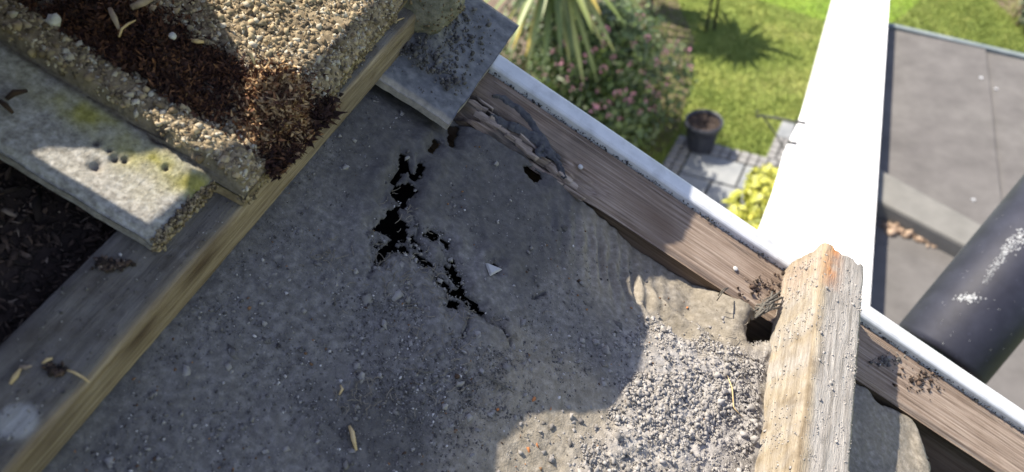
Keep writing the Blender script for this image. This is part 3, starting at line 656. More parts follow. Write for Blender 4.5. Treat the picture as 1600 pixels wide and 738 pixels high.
# white plastic trim over the outer edge
prof = [(.3965, -.02), (.3965, .0004), (.3971, .0014), (.3985, .0022), (.408, .0028), (.4102, .0022), (.4112, .0006), (.4115, -.17), (.4085, -.17), (.4085, -.02)]
xs = np.linspace(-.6, 1.0, 161); V = []
for x in xs:
    w_ = .0012*fbm(np.array(x*6.), np.array(1.5), 161, 2); zz = .0012*fbm(np.array(x*9.), np.array(4.5), 162, 2)
    V += [(x, y+w_, z_+zz) for y, z_ in prof]
m = len(prof); ff = [(i*m+j, i*m+(j+1) % m, (i+1)*m+(j+1) % m, (i+1)*m+j) for i in range(160) for j in range(m)]
trim = link('verge_trim', make_mesh('verge_trim', V, ff, False), M['white_plastic'], None, ROOF, (.1, .40, -.1))
tag(trim, 'long white plastic trim capping the outer edge of the timber board', 'plastic trim')
n = 1100; xx = rng.uniform(-.02, .5, n); P = np.stack([xx, .3958+rng.normal(0, .0006, n), rng.uniform(-.0045, -.0015, n)], -1)
V, Fa, t = scatter(P, np.clip(rng.lognormal(math.log(.0004), .5, n), .0002, .0014)); tag(link('joint_dirt', make_mesh('joint_dirt', V, Fa), M['soot'], None, ROOF), 'black dirt packed in the joint beside the white trim', 'dirt', kind='stuff')
# thin lifted paint line beside the joint
q = np.stack([np.linspace(-.01, .5, 90), .3895+.0016*fbm(np.linspace(0, 9, 90), np.zeros(90), 171, 3), np.full(90, -.0028)], -1)
v, f = tube(q, .00034*(.2+1.2*vnoise(np.linspace(0, 30, 90), np.zeros(90), 172)), 5)
part('flaking_paint', make_mesh('flaking_paint', np.array(v)-np.array((.1, .37, -.2)), f, True), M['splinter'], bb)
# dirt and dead moss on the board
for a, b, s, nn, lab in [(1195, 447, 18, 90, 'dark dead moss on the board against the end of the sunlit batten'), (1383, 563, 9, 60, 'small dark dirt lump on the board in the narrow shadow of the batten'), (1440, 590, 18, 90, 'brown fibres stuck on the sunlit board right of the batten')]:
    pp = on_roof(rng.normal(a, s, nn), rng.normal(b, s*.6, nn), -.003); V, Fa, t = scatter(pp, rng.lognormal(math.log(.0008), .5, nn)*np.array([[1.6, .7, .7]]).repeat(nn, 0).T.T[:, 0] if False else rng.lognormal(math.log(.0008), .5, nn))
    tag(link('moss_speck', make_mesh('moss_speck', V, Fa, False, dict(tone=t)), M['grit'] if a == 1383 else M['litter'], None, ROOF), lab, 'dirt', kind='stuff')
# frayed strands over the hole beside the batten
lst = []
for i in range(16):
    a0 = (rng.uniform(1176, 1192), rng.uniform(474, 500)); a1_ = (rng.uniform(1205, 1222), rng.uniform(455, 482)); mid = ((a0[0]+a1_[0])/2+rng.normal(0, 4), (a0[1]+a1_[1])/2+rng.normal(0, 6))
    p = np.array([on_roof(*a0, 0.0), on_roof(*mid, .004), on_roof(*a1_, .003)])
    lst.append(tube(p, rng.uniform(.0003, .0009), 5))
for q in [[(1122, 462), (1130, 452), (1138, 450)], [(1138, 450), (1128, 458), (1120, 470)]]:
    p = np.array([on_roof(q[0][0], q[0][1], 0.), on_roof(q[1][0], q[1][1], .006), on_roof(q[2][0], q[2][1], .0)]); lst.append(tube(p, .0004, 5))
v, f = join(lst); tag(link('frayed_strands', make_mesh('frayed_strands', v, f, True), M['fibre'], None, ROOF), 'frayed grey strands bridging the dark gap between felt and batten', 'strands', kind='stuff')

# ---------------------------------------------- fibre cement undercloak with its mortar
ux = np.arange(-.40, -.0165, .0012); uy = np.arange(.3285, .4465, .0012)
A, B = np.meshgrid(ux, uy, indexing='ij')
lim = -.0175 + .0*B; Ae = np.minimum(A, lim)
Ae = Ae + sstep(-.03, -.018, A)*.0022*fbm(B*70, B*0, 181, 3)
Be = B + sstep(.338, .329, B)*.0035*fbm(A*60, A*0, 182, 3)
mort = np.exp(-((A+.062+.25*(B-.385)+.010*fbm(A*40, B*40, 183, 2))/.020)**2)*sstep(.350, .364, B)*sstep(.437, .405, B)
zz = .0042 + mort*(.004+.010*np.clip(fbm(A*85, B*85, 184, 4)+.2, 0, 1)) + .0006*fbm(A*200, B*200, 185, 3)
dip = np.exp(-((B-.358+.3*(A+.04))/.006)**2)*sstep(-.09, -.06, A); zz = zz - .001*dip
edge = np.maximum(sstep(.3325, .3295, B + .002*fbm(A*200, A*0, 186, 2)), sstep(.4435, .445, B))
zz = zz - .003*sstep(.3315, .3285, B)
V = np.stack([Ae, Be, zz], -1).reshape(-1, 3); nu, nv = A.shape; idx = np.arange(nu*nv).reshape(nu, nv); fc = [grid_faces(nu, nv)[:, ::-1]]
ring = np.concatenate([idx[:, 0], idx[-1, 1:], idx[::-1, -1][1:], idx[0, ::-1][1:-1]])
low = V[ring].copy(); low[:, 2] = -.0038; off = len(V); lr = np.arange(off, off+len(ring))
fc.append(np.stack([ring, np.roll(ring, -1), np.roll(lr, -1), lr], 1)[:, ::1])
V = np.vstack([V, low]); at_e = np.append(edge.ravel(), np.ones(len(ring))); at_m = np.append(mort.ravel(), np.zeros(len(ring)))
slate_me = make_mesh('undercloak_slate', V, np.vstack(fc), True, dict(edge=np.clip(at_e, 0, 1)*.85, mortar=np.clip(at_m*1.5, 0, 1)))
slate_me.polygons.foreach_set('use_smooth', np.concatenate([np.ones(len(fc[0]), bool), np.zeros(len(fc[1]), bool)]))
und = link('undercloak_slate', slate_me, M['slate'], None, ROOF, (-.02, .385, -.004))
tag(und, 'flat blue grey fibre cement slate jutting over the roof edge with old mortar on it', 'slate')
n = 1600; a_ = rng.normal(0, .017, n); b_ = rng.uniform(.348, .430, n); x_ = -.062-.25*(b_-.385)+a_
k = (x_ < -.021) & (x_ > -.12); P = np.stack([x_, b_, .0062+rng.uniform(0, .0065, n)*np.exp(-(a_/.014)**2)], -1)[k]
V, Fa, t = scatter(P-np.array((-.02, .385, -.004)), np.clip(rng.lognormal(math.log(.0008), .55, len(P)), .0003, .0028))
part('mortar_dab', make_mesh('mortar_dab', V, Fa, False, dict(tone=np.clip(t*.75, 0, 1))), M['grit'], und, 'stuff')
n = 260; P = np.stack([rng.uniform(-.12, -.022, n), rng.uniform(.335, .44, n), np.full(n, .0046)], -1)
V, Fa, t = scatter(P-np.array((-.02, .385, -.004)), rng.lognormal(math.log(.0004), .4, n)); part('slate_grit', make_mesh('slate_grit', V, Fa, False, dict(tone=t)), M['grit'], und, 'stuff')

# ---------------------------------------------- concrete roof tile
def tile_profile(y):
    """height of the tile's face across its width"""
    z = np.full_like(y, .0350)
    z = z + .0022*sstep(.172, .184, y)
    z = z + .0076*sstep(.1866, .1880, y) - .0036*sstep(.200, .208, y)
    z = z + .026*sstep(.350, .395, y)*sstep(.53, .47, y)
    return z
TAIL = lambda y: np.where(y < .1868, -.0865, -.0708-.0075*sstep(.19, .36, y)) + .0016*fbm(y*130, y*0, 191, 3)
ty = np.concatenate([np.arange(.1455, .345, .00115), np.arange(.345, .56, .004)])
tt = np.concatenate([np.linspace(0, .60, 40), np.linspace(.60, 1, 190)[1:]])
TT, YY = np.meshgrid(tt, ty, indexing='ij')
tx = -.50 + (TAIL(YY)+.50)*TT
YYe = YY + np.where(YY < .150, .0016*fbm(tx*120, YY*40, 192, 3), 0)
sm = sstep(.1876, .1856, YY)                                       # smooth side lap
zt = tile_profile(YY) + (1-sm)*(.0022*fbm(tx*190, YY*190, 193, 4) + .0009*vnoise(tx*700, YY*700, 194)) + sm*(.0012*fbm(tx*60, YY*60, 195, 4)+.0006*fbm(tx*500, YY*500, 196, 2))
dt = TAIL(YY)-tx
zt = zt - .0070*np.clip(1-dt/.0105, 0, 1)**1.5*(1-sm) - .0035*np.clip(1-dt/.004, 0, 1)**1.6*sm
zt = zt - .003*sstep(.148, .1455, YY)
pits = np.zeros_like(zt)
for a, b, r in [(150, 258, .0022), (180, 245, .0018), (195, 247, .0016), (245, 218, .0028), (150, 220, .0014), (260, 262, .0012), (170, 232, .001)]:
    p = on_roof(a, b, .036); pits = np.maximum(pits, np.exp(-(((tx-p[0])**2+(YY-p[1])**2)/r**2)))
zt = zt - .003*pits
lich = np.exp(-((YY-.178)/.007)**2)*sstep(-.19, -.14, tx)*np.clip(.75+2.6*fbm(tx*90, YY*90, 197, 3), 0, 1)*1.1 + .6*sm*np.clip(2.5*fbm(tx*60, YY*60, 198, 3)-.15, 0, 1)*sstep(.150, .170, YY)
soil = np.clip(sstep(.205, .211, YY)*sstep(.265, .235, YY+.03*fbm(tx*40, YY*40, 199, 3))*sstep(-.10, -.12, tx+.02*fbm(tx*50, YY*50, 200, 3)), 0, 1)*.8
soil = np.clip(soil + pits*.9 + .9*np.exp(-((YY-.1858)/.0016)**2), 0, 1)  # pits darkened; the dark line at the rib foot is painted shade
V = np.stack([tx, YYe, zt], -1).reshape(-1, 3); nu, nv = TT.shape; idx = np.arange(nu*nv).reshape(nu, nv)
fc = [grid_faces(nu, nv)[:, ::-1]]; allv = [V]; off = len(V)
attrs = dict(smooth=[sm.ravel()*.95], lichen=[np.clip(lich, 0, 1).ravel()], soil=[soil.ravel()])
ring = np.concatenate([idx[:, 0], idx[-1, 1:], idx[::-1, -1][1:], idx[0, ::-1][1:-1]]); prev = ring
under = np.where(V[ring][:, 1] > .352, .0285+.026*sstep(.350, .395, V[ring][:, 1]), .0268)
for s_ in (.25, .5, .75, 1.0):
    lw = V[ring].copy(); lw[:, 2] = V[ring][:, 2]*(1-s_) + under*s_
    lw[:, 0] += .0016*fbm(lw[:, 1]*240, lw[:, 2]*240+s_*3, 201, 2)*(s_ < 1)
    lw[:, 1] += .0010*fbm(lw[:, 0]*240, lw[:, 2]*240+s_*3, 202, 2)*(s_ < 1)
    allv.append(lw); cur = np.arange(off, off+len(ring)); fc.append(np.stack([prev, np.roll(prev, -1), np.roll(cur, -1), cur], 1)); off += len(ring); prev = cur
    attrs['smooth'].append((V[ring][:, 1] < .1475)*.75); attrs['lichen'].append(np.clip(fbm(lw[:, 1]*90, lw[:, 2]*90, 203, 2)*1.6, 0, .7)*(V[ring][:, 1] > .1475)); attrs['soil'].append(np.full(len(ring), .25))
# underside
allv.append(np.array([[-.3, .3, .0268]])); fc_tri = [(int(prev[i]), int(prev[(i+1) % len(prev)]), off) for i in range(len(prev))]
for k_ in attrs: attrs[k_].append(np.zeros(1))
V = np.vstack(allv)
me = make_mesh('body', V, np.vstack(fc), True, {k_: np.concatenate(v_) for k_, v_ in attrs.items()})
TB = np.array((-.08, .25, .026))
tile = empty('roof_tile', TB, ROOF); tag(tile, 'mossy concrete roof tile with exposed gravel and a smooth side lap resting on the batten', 'roof tile')
me.transform(Matrix.Translation(-TB)); part('body', me, M['tile'], tile)
# exposed gravel of the tile
def tile_z(x, y):
    d = TAIL(y)-x; return tile_profile(y) - .0070*np.clip(1-d/.0105, 0, 1)**1.5
n = 30000; yy = rng.uniform(.1872, .42, n); xx = rng.uniform(-.235, -.0715, n); k = (xx < TAIL(yy)) & (rng.random(n) < np.clip(.85+fbm(xx*60, yy*60, 205, 3)*1.4 - .75*((yy > .207) & (yy < .24) & (xx < -.10)), .1, 1))
P = np.stack([xx, yy, tile_z(xx, yy)], -1)[k]; sz = np.clip(rng.lognormal(math.log(.00105), .42, len(P)), .0005, .0027); P[:, 2] += sz*.1
V, Fa, t = scatter(P-TB, sz); part('gravel', make_mesh('gravel', V, Fa, True, dict(tone=t)), M['aggregate'], tile, 'stuff')
n = 2600; yy = rng.uniform(.187, .352, n); tz = rng.random(n); P = np.stack([TAIL(yy)-.004*tz**2+rng.normal(0, .0006, n), yy, .028+tz*(tile_profile(yy)-.0070-.028)], -1)
V, Fa, t = scatter(P-TB, np.clip(rng.lognormal(math.log(.0010), .4, n), .0005, .0022)); part('tail_gravel', make_mesh('tail_gravel', V, Fa, True, dict(tone=t*.6)), M['aggregate'], tile, 'stuff')
n = 1200; yy = rng.uniform(.146, .187, n); xx = -.0865+rng.normal(0, .0012, n); P = np.stack([xx, yy, rng.uniform(.027, .0345, n)], -1)
V, Fa, t = scatter(P-TB, np.clip(rng.lognormal(math.log(.0008), .4, n), .0004, .0016)); part('lap_gravel', make_mesh('lap_gravel', V, Fa, True, dict(tone=t*.7)), M['aggregate'], tile, 'stuff')

# mortar bedding at the verge
v = ICO2_V.copy(); 
for _ in range(2):
    pass
th_ = np.linspace(0, 2*math.pi, 60); ph = np.linspace(0, math.pi, 40); T_, P_ = np.meshgrid(th_, ph, indexing='ij')
sx = np.cos(T_)*np.sin(P_); sy = np.sin(T_)*np.sin(P_); sz_ = np.cos(P_)
r_ = 1+.16*fbm(sx*3+5, sy*3+sz_*2, 211, 4)+.05*vnoise(sx*14, sy*14+sz_*9, 212)
V = np.stack([-.098+.046*np.sign(sx)*np.abs(sx)**.6*r_, .392+.026*np.sign(sy)*np.abs(sy)**.6*r_, .028+.030*sz_*r_], -1).reshape(-1, 3)
tag(link('mortar_bedding', make_mesh('mortar_bedding', V, grid_faces(60, 40), True), M['mortar'], None, ROOF, (-.09, .392, 0)), 'greenish rough mortar lump bedding the tile on the slate', 'mortar')
n = 900; i_ = rng.integers(0, len(V), n); P = V[i_]; Vv, Fa, t = scatter(P - np.array((-.09, .392, 0)), rng.lognormal(math.log(.0009), .4, n))
part('gravel', make_mesh('gravel', Vv, Fa, True, dict(tone=t*.5)), M['aggregate'], bpy.data.objects['mortar_bedding'], 'stuff')

# ---------------------------------------------- dry moss on the tile
def moss(name, px, py, sx, sy, n, zb, hgt, label, rot=0., mat='moss', ln=(.0011, .0036), tone=(0, 1)):
    a = rng.normal(0, 1, n)*sx; b = rng.normal(0, 1, n)*sy; c, s = math.cos(rot), math.sin(rot)
    P = on_roof(px + a*c - b*s, py + a*s + b*c, zb)
    q = np.exp(-.5*((a/sx)**2+(b/sy)**2)); base = P.copy()
    k = (P[:, 0] < -.066) & ((P[:, 1] > .2005 + .004*rng.random(n)) | (hgt < .0055))
    base, q = base[k], q[k]; n = len(base)
    base[:, 2] = np.where(P[k][:, 1] < .1865, .036, tile_z(P[k][:, 0], P[k][:, 1])) + rng.uniform(-.05, 1, n)*hgt*q*(.15+1.5*vnoise(base[:, 0]*210, base[:, 1]*210, 215))
    if hgt > .0055 and sx > 50:
        g_ = vnoise(base[:, 0]*95, base[:, 1]*95, 217)+.5*vnoise(base[:, 0]*240, base[:, 1]*240, 218) > .52; base, q = base[g_], q[g_]; n = len(base)
    d = rng.normal(0, 1, (n, 3)); d[:, 2] = np.abs(d[:, 2])*.8+.1; d /= np.linalg.norm(d, axis=1)[:, None]
    l = rng.uniform(*ln, n); w = l*rng.uniform(.14, .3, n)
    side = np.cross(d, rng.normal(0, 1, (n, 3))); side /= np.linalg.norm(side, axis=1)[:, None]
    bend = rng.normal(0, .35, (n, 3))
    m1 = base + d*l[:, None]*.5; tip = base + (d+bend)*l[:, None]
    V = np.stack([base-side*w[:, None]*.5, base+side*w[:, None]*.5, m1+side*w[:, None], m1-side*w[:, None], tip], 1).reshape(-1, 3)
    o = np.arange(n)[:, None]*5
    q4 = np.concatenate([o+np.array([[0, 1, 2]]), o+np.array([[0, 2, 3]]), o+np.array([[3, 2, 4]])], 0)
    t = rng.uniform(*tone, n); t = np.repeat(t, 5).reshape(n, 5); t[:, 4] += .12
    return tag(link(name, make_mesh(name, V, q4, False, dict(tone=np.clip(t, 0, 1).ravel())), M[mat], None, ROOF), label, 'moss', kind='stuff')
moss('moss_clump', 440, 158, 34, 28, 13000, .05, .019, 'sunlit tuft of dry orange brown moss at the lower edge of the roof tile', .9, tone=(.3, 1.4))
moss('moss_clump', 455, 205, 34, 15, 3000, .05, .006, 'small dark moss hanging over the tail of the tile below the sunlit tuft', -.9, tone=(0, .6), ln=(.0015, .0045))
moss('moss_clump', 222, 66, 85, 32, 24000, .047, .009, 'large dark reddish mat of dead moss in the tile channel', .62, tone=(0, .82))
moss('moss_clump', 120, 15, 70, 20, 8000, .047, .008, 'dark moss at the upper left corner of the tile channel', .55, tone=(0, .7))
moss('moss_clump', 345, 98, 26, 14, 3000, .047, .006, 'small dark moss patch between the large mat and the sunlit tuft', .4, tone=(0, .8))
moss('moss_clump', 300, 148, 28, 9, 1800, .047, .005, 'thin rusty moss fringe along the tile rib', .5, tone=(.1, .95))
moss('moss_clump', 495, 195, 12, 16, 420, .03, .006, 'dark leafy moss sprig hanging from the tile tail over the batten', .3, tone=(0, .35), ln=(.003, .006))
# bits lying in the tile channel
def on_tile(name, pts, r, mat, label, zb=.053, cat='twig'):
    p = np.array([on_roof(a, b, zb) for a, b in pts]); p[1:-1, 2] += .001; bs = p[0].copy(); v, f = tube(p-bs, [r*.7]+[r]*(len(p)-2)+[r*.5], 6)
    tag(link(name, make_mesh(name, v, f, True), mat, None, ROOF@Matrix.Translation(bs)), label, cat)
M['twig'] = material('dry twig', [(.3, (.16, .12, .085)), (.7, (.33, .26, .19))], 200, .9, .4, 500)
on_tile('twig', [(172, 14), (178, 30), (186, 46)], .0014, M['twig'], 'short grey twig standing in the dark moss mat')
on_tile('thin_stem', [(186, 58), (190, 48), (200, 40), (212, 32)], .0006, M['straw'], 'thin curved pale stem in the dark moss mat', cat='stem')
on_tile('bark_strip', [(205, 12), (225, 6), (242, -4)], .0019, M['twig'], 'pale bark strip at the top edge of the moss mat', cat='bark')
on_tile('leaf_scrap', [(300, 64), (308, 67), (318, 66)], .0012, M['straw'], 'tan leaf scrap on the tile beside the moss', .049, 'leaf')
on_tile('dry_stalk', [(385, 82), (392, 88), (398, 100)], .0008, M['straw'], 'pale stalk on the upper edge of the sunlit moss tuft', .06, 'stem')
on_tile('brown_leaf', [(10, 155), (22, 148), (42, 142)], .0015, M['brown_grit'], 'curled brown leaf on the shaded side lap of the tile', .037, 'leaf')
on_tile('brown_twig', [(0, 158), (8, 166), (20, 177)], .0013, M['brown_grit'], 'brown twig on the shaded side lap at the left edge', .037)
for a, b, s, lab in [(84, 32, .0028, 'pale lichened stone sitting in the dark moss mat'), (270, 56, .0016, 'small white pebble at the right edge of the moss mat')]:
    p = on_roof(a, b, .056); me = make_mesh('pebble', ICO2_V*(1+.15*rng.normal(size=(len(ICO2_V), 1)))*s, ICO2_F); tag(link('pebble', me, M['pale_chip'], None, ROOF@Matrix.Translation(p)), lab, 'pebble')

# ---------------------------------------------- leaf litter behind the batten
lx = np.arange(-.34, -.1038, .0022); ly = np.arange(-.14, .20, .0022); A, B = np.meshgrid(lx, ly, indexing='ij')
zz = .010 + .006*fbm(A*40, B*40, 221, 4)+.0025*fbm(A*200, B*200, 222, 3)
V1 = np.stack([A, B, zz], -1).reshape(-1, 3)
lit = link('leaf_litter', make_mesh('leaf_litter', V1, grid_faces(*A.shape)[:, ::-1], True), M['litter_base'], None, ROOF); tag(lit, 'dark brown rotted leaf litter filling the space behind the left batten', 'leaf litter', kind='stuff')
n = 7000; P = np.stack([rng.uniform(-.25, -.105, n), rng.uniform(0, .175, n), np.zeros(n)], -1); P[:, 2] = .011+.006*fbm(P[:, 0]*40, P[:, 1]*40, 221, 4)
sz = rng.lognormal(math.log(.0010), .5, n)[:, None]*np.array([[1.5, .8, .35]]); V, Fa, t = scatter(P, sz)
part('litter_flakes', make_mesh('litter_flakes', V, Fa, False, dict(tone=t)), M['litter'], lit, 'stuff')
# bits lying on the left batten
def on_batten(pts, r, mat, name, label, cat='leaf'):
    p = np.array([on_roof(a, b, .0275) for a, b in pts]); bs = p[0].copy(); v, f = tube(p-bs, [r*.5]+[r]*(len(p)-2)+[r*.4], 6, True, .5)
    tag(link(name, make_mesh(name, v, f, True), mat, None, ROOF@Matrix.Translation(bs)), label, cat)
on_batten([(16, 600), (24, 588), (32, 576)], .0010, M['straw'], 'dry_leaf', 'tan leaf blade on the left batten near the picture edge')
on_batten([(30, 573), (40, 574), (50, 572)], .0009, M['twig'], 'twig', 'grey twig across the left batten above the white stain', 'twig')
on_batten([(66, 568), (74, 562), (82, 560)], .0008, M['straw'], 'straw_bit', 'small straw bit on the left batten', 'straw')
on_batten([(100, 577), (116, 582), (130, 590), (140, 598)], .0005, M['straw'], 'grass_stem', 'thin curved grass stem on the left batten', 'stem')
on_batten([(618, 34), (625, 30), (632, 28)], .0006, M['straw'], 'straw_bit', 'straw bit on the far end of the left batten', 'straw')
n = 160; P = on_roof(rng.normal(172, 13, n), rng.normal(413, 4.5, n), .0272); V, Fa, t = scatter(P, rng.lognormal(math.log(.0009), .4, n)); tag(link('leaf_crumbs', make_mesh('leaf_crumbs', V, Fa, False, dict(tone=t)), M['litter'], None, ROOF), 'dark brown leaf crumbs on top of the left batten', 'crumbs', kind='stuff')
n = 60; P = on_roof(rng.normal(88, 8, n), rng.normal(578, 4, n), .0272); V, Fa, t = scatter(P, rng.lognormal(math.log(.0008), .4, n)); tag(link('leaf_crumbs', make_mesh('leaf_crumbs', V, Fa, False, dict(tone=t)), M['litter'], None, ROOF), 'small dark crumb heap on the left batten beside the thin grass stem', 'crumbs', kind='stuff')
n = 900; P = np.stack([rng.uniform(-.1025, -.0725, n), rng.uniform(.0, .36, n), np.full(n, .0265)], -1); V, Fa, t = scatter(P, rng.lognormal(math.log(.00035), .4, n)); tag(link('batten_grit', make_mesh('batten_grit', V, Fa, False, dict(tone=t)), M['grit'], None, ROOF), 'fine grit on the flat of the left batten', 'grit', kind='stuff')

# ---------------------------------------------- added unseen slabs and timbers, outlined to throw the shade over the felt
ZS = .13; K1 = -LR[1]/-LR[2]; K2 = LR[0]/-LR[2]
def lift_pts(pts, z):            # a point of the shade on the roof plane -> the point at height z that throws it
    return [(x - K2*z, y + K1*z) for x, y in pts]
def shade_slab(shade, z, label, th=.010):
    v, f = prism(lift_pts(shade, z), z-.5*th, z+.5*th)
    c = np.mean(np.array(v), 0); o = link('shade_slab', make_mesh('shade_slab', v, f), M['tile'], None, ROOF, tuple(c)); return tag(o, label, 'roof tile')
SH = [(935, 370), (945, 400), (965, 425), (975, 450), (984, 478), (988, 510), (987, 535), (981, 560), (972, 582), (960, 600), (945, 617), (925, 628), (895, 632), (860, 632), (830, 635), (810, 640), (795, 655), (785, 668), (765, 690), (760, 715), (758, 760)]
SH_R = [tuple(p[:2]) for p in on_roof([p[0] for p in SH], [p[1] for p in SH])]
lobe = [(.141, .50), (.1405, .40), (.136, .366), (.122, .350), (.108, .343)] + [(x, y) for x, y in SH_R] + [(.088, -.30), (-.05, -.30), (-.05, .133), (-.020, .133), (-.019, .168), (.000, .172), (.007, .195), (.005, .228), (-.004, .245), (-.004, .50)]
shade_slab(lobe, ZS, 'added slab shaped to cast the rounded shade on the felt, outside the picture')
upper = [(-.10, .120), (-.088, .146), (-.074, .158), (-.055, .168), (-.042, .182), (-.020, .190), (-.018, .205), (-.030, .218), (-.055, .24), (-.09, .26), (-.50, .27), (-.50, -.30), (-.10, -.30)]
shade_slab(upper, ZS, 'second added slab shaping the shade on the roof tile, outside the picture')
left = [(.06, -.35), (.06, .120), (-.02, .1365), (-.07, .1365), (-.13, .134), (-.13, -.35)]
shade_slab(left, ZS+.02, 'added slab closing the shade between the two others, outside the picture')
for yb, lab in ((.09, 'left added timber carrying the shade slabs, outside the picture'), (.62, 'right added timber carrying the shade slabs, outside the picture')):
    v, f = box_vf(-.95, -.14, yb-.02, yb+.02, .06, ZS-.0055); tag(link('shade_bearer', make_mesh('shade_bearer', v, f), M['batten_dark'], None, ROOF, (-.5, yb, .06)), lab, 'timber')  # added bearers, only there to carry the shade slabs

# ================================================================== GARDEN
def flat_poly(name, pts, z, mat, kind='structure', sub=0):
    me = make_mesh(name, [(p[0], p[1], z) for p in pts], [tuple(range(len(pts)))])
    return tag(link(name, me, mat), kind=kind)
v = [(-150, -150, 0), (150, -150, 0), (150, 150, 0), (-150, 150, 0)]
tag(link('lawn', make_mesh('lawn', v, [(0, 1, 2, 3)]), M['lawn']), kind='structure')
BL = [(1090, -34), (1180, -2), (1245, 20), (1300, 37), (1338, 48), (1385, 42), (1415, 22), (1438, 0), (1470, -30), (1520, -70), (1560, -140), (1000, -140)]
flat_poly('bright_lawn', [at(*p) for p in BL], .004, M['bright_lawn'])
SO = [(1535, -30), (1552, 2), (1575, 22), (1600, 34), (1700, 60), (1760, 20), (1700, -60)]
flat_poly('bare_soil', [at(*p) for p in SO], .004, M['soil'])
flat_poly('shrub_bed', [at(*p) for p in [(700, 140), (700, -40), (1040, -40), (1085, 60), (1080, 130), (1060, 200), (1040, 232), (1012, 252), (1000, 330), (760, 330)]], .004, M['soil'])

# patio: paving slabs edged with two rows of setts
PA = at(1061, 214)[:2]; PB = at(1196, 249)[:2]
e1 = unit(PB-PA); e2 = np.array((e1[1], -e1[0]))
if e2[1] > 0: e2 = -e2
def pp(u, w): return PA + e1*u + e2*w
LEN = np.linalg.norm(PB-PA)
pat = [pp(0, 0), pp(LEN, 0), pp(LEN, -.72), pp(LEN+1.2, -.72), pp(LEN+1.2, 3.0), pp(0, 3.0)]
patio = flat_poly('patio', pat, .012, M['joint'])
def paver_mesh(w, d, h, bev, seed):
    r = np.random.default_rng(seed); v, f = box_vf(-w/2, w/2, -d/2, d/2, 0, h); v = np.array(v); v[:, :2] += r.normal(0, .003, (8, 2)); return bevelled(v, f, bev, 1)
SETT = [paver_mesh(.093, .093, .028, .008, k) for k in range(4)]
for m_ in SETT: m_.materials.append(M['sett'])
PROT = Matrix.Rotation(math.atan2(e1[1], e1[0]), 4, 'Z')
def lay(me, name, u, w, z=.012, tilt=.012):
    o = bpy.data.objects.new(name, me); C.objects.link(o); p = pp(u, w)
    o.parent = patio; o.matrix_local = Matrix.Translation((p[0], p[1], z))@PROT@Matrix.Rotation(rng.normal(0, tilt), 4, 'X')@Matrix.Rotation(rng.normal(0, tilt), 4, 'Y'); return o
P_ = .104
for i in range(2):
    for j in range(int(2.2/P_)): lay(SETT[rng.integers(0, 4)], 'sett', P_*(i+.5), P_*(j+.5))
    for k in range(2, int((LEN+.3)/P_)): lay(SETT[rng.integers(0, 4)], 'sett', P_*(k+.5), P_*(i+.5))
for i in range(3):
    for j in range(4): lay(SETT[rng.integers(0, 4)], 'sett', LEN + P_*(i+.5), -P_*(j+.5))
u0 = 2*P_+.005; w0 = 2*P_+.005; row = 0; w = w0
while w < 2.9:
    hgt = (.42, .42, .56)[row % 3]; u = u0; wd = (.62, .36, .50)[row % 3]
    while u < LEN+1.1:
        me = paver_mesh(wd-.024, hgt-.024, .026, .005, row*7+int(u*10)); me.materials.append(M['slab']); lay(me, 'paving_slab', u+wd/2, w+hgt/2, .012, .004); u += wd; wd = .62
    w += hgt; row += 1
for k, (u, w) in enumerate([(.21, -.57), (.62, -.57), (1.0, -.57)]):
    me = paver_mesh(.40, .30, .026, .005, 40+k); me.materials.append(M['soil_slab'] if 'soil_slab' in M else M['slab']); lay(me, 'paving_slab', LEN+u, w, .012, .004)

# lawn grass
n = 46000
px = rng.uniform(980, 1330, n); py = rng.uniform(-25, 265, n); k = rng.random(n) < 1
q = at(px, py)
n2 = 22000; q2 = at(rng.uniform(1385, 1640, n2), rng.uniform(-20, 100, n2)); q = np.vstack([q, q2])
u = (q[:, :2]-PA) @ e1; w = (q[:, :2]-PA) @ e2
onp = (u > -.02) & (w > -.02) | (u > LEN-.02) & (w > -.74)
bl = in_poly(q[:, 0], q[:, 1], [tuple(at(*p)[:2]) for p in BL]) | in_poly(q[:, 0], q[:, 1], [tuple(at(*p)[:2]) for p in SO])
q = q[~onp & (~bl | (rng.random(len(q)) < .45))]; n = len(q); a = rng.uniform(0, 6.28, n); l = rng.uniform(.02, .05, n); wv = rng.uniform(.004, .008, n)
d = np.stack([np.cos(a), np.sin(a)], 1); lean = rng.normal(0, .6, (n, 2))*l[:, None]
V = np.zeros((n, 3, 3)); V[:, 0, :2] = q[:, :2]-d*wv[:, None]; V[:, 1, :2] = q[:, :2]+d*wv[:, None]; V[:, 2, :2] = q[:, :2]+lean; V[:, 2, 2] = l
t = np.repeat(np.clip(.5+1.1*fbm(q[:, 0]*1.3, q[:, 1]*1.3, 301, 3)+rng.normal(0, .12, n), 0, 1), 3)
tag(link('grass', make_mesh('grass', V.reshape(-1, 3), np.arange(3*n).reshape(n, 3), False, dict(tone=t)), M['grass']), 'short sunlit lawn grass', 'grass', kind='stuff')

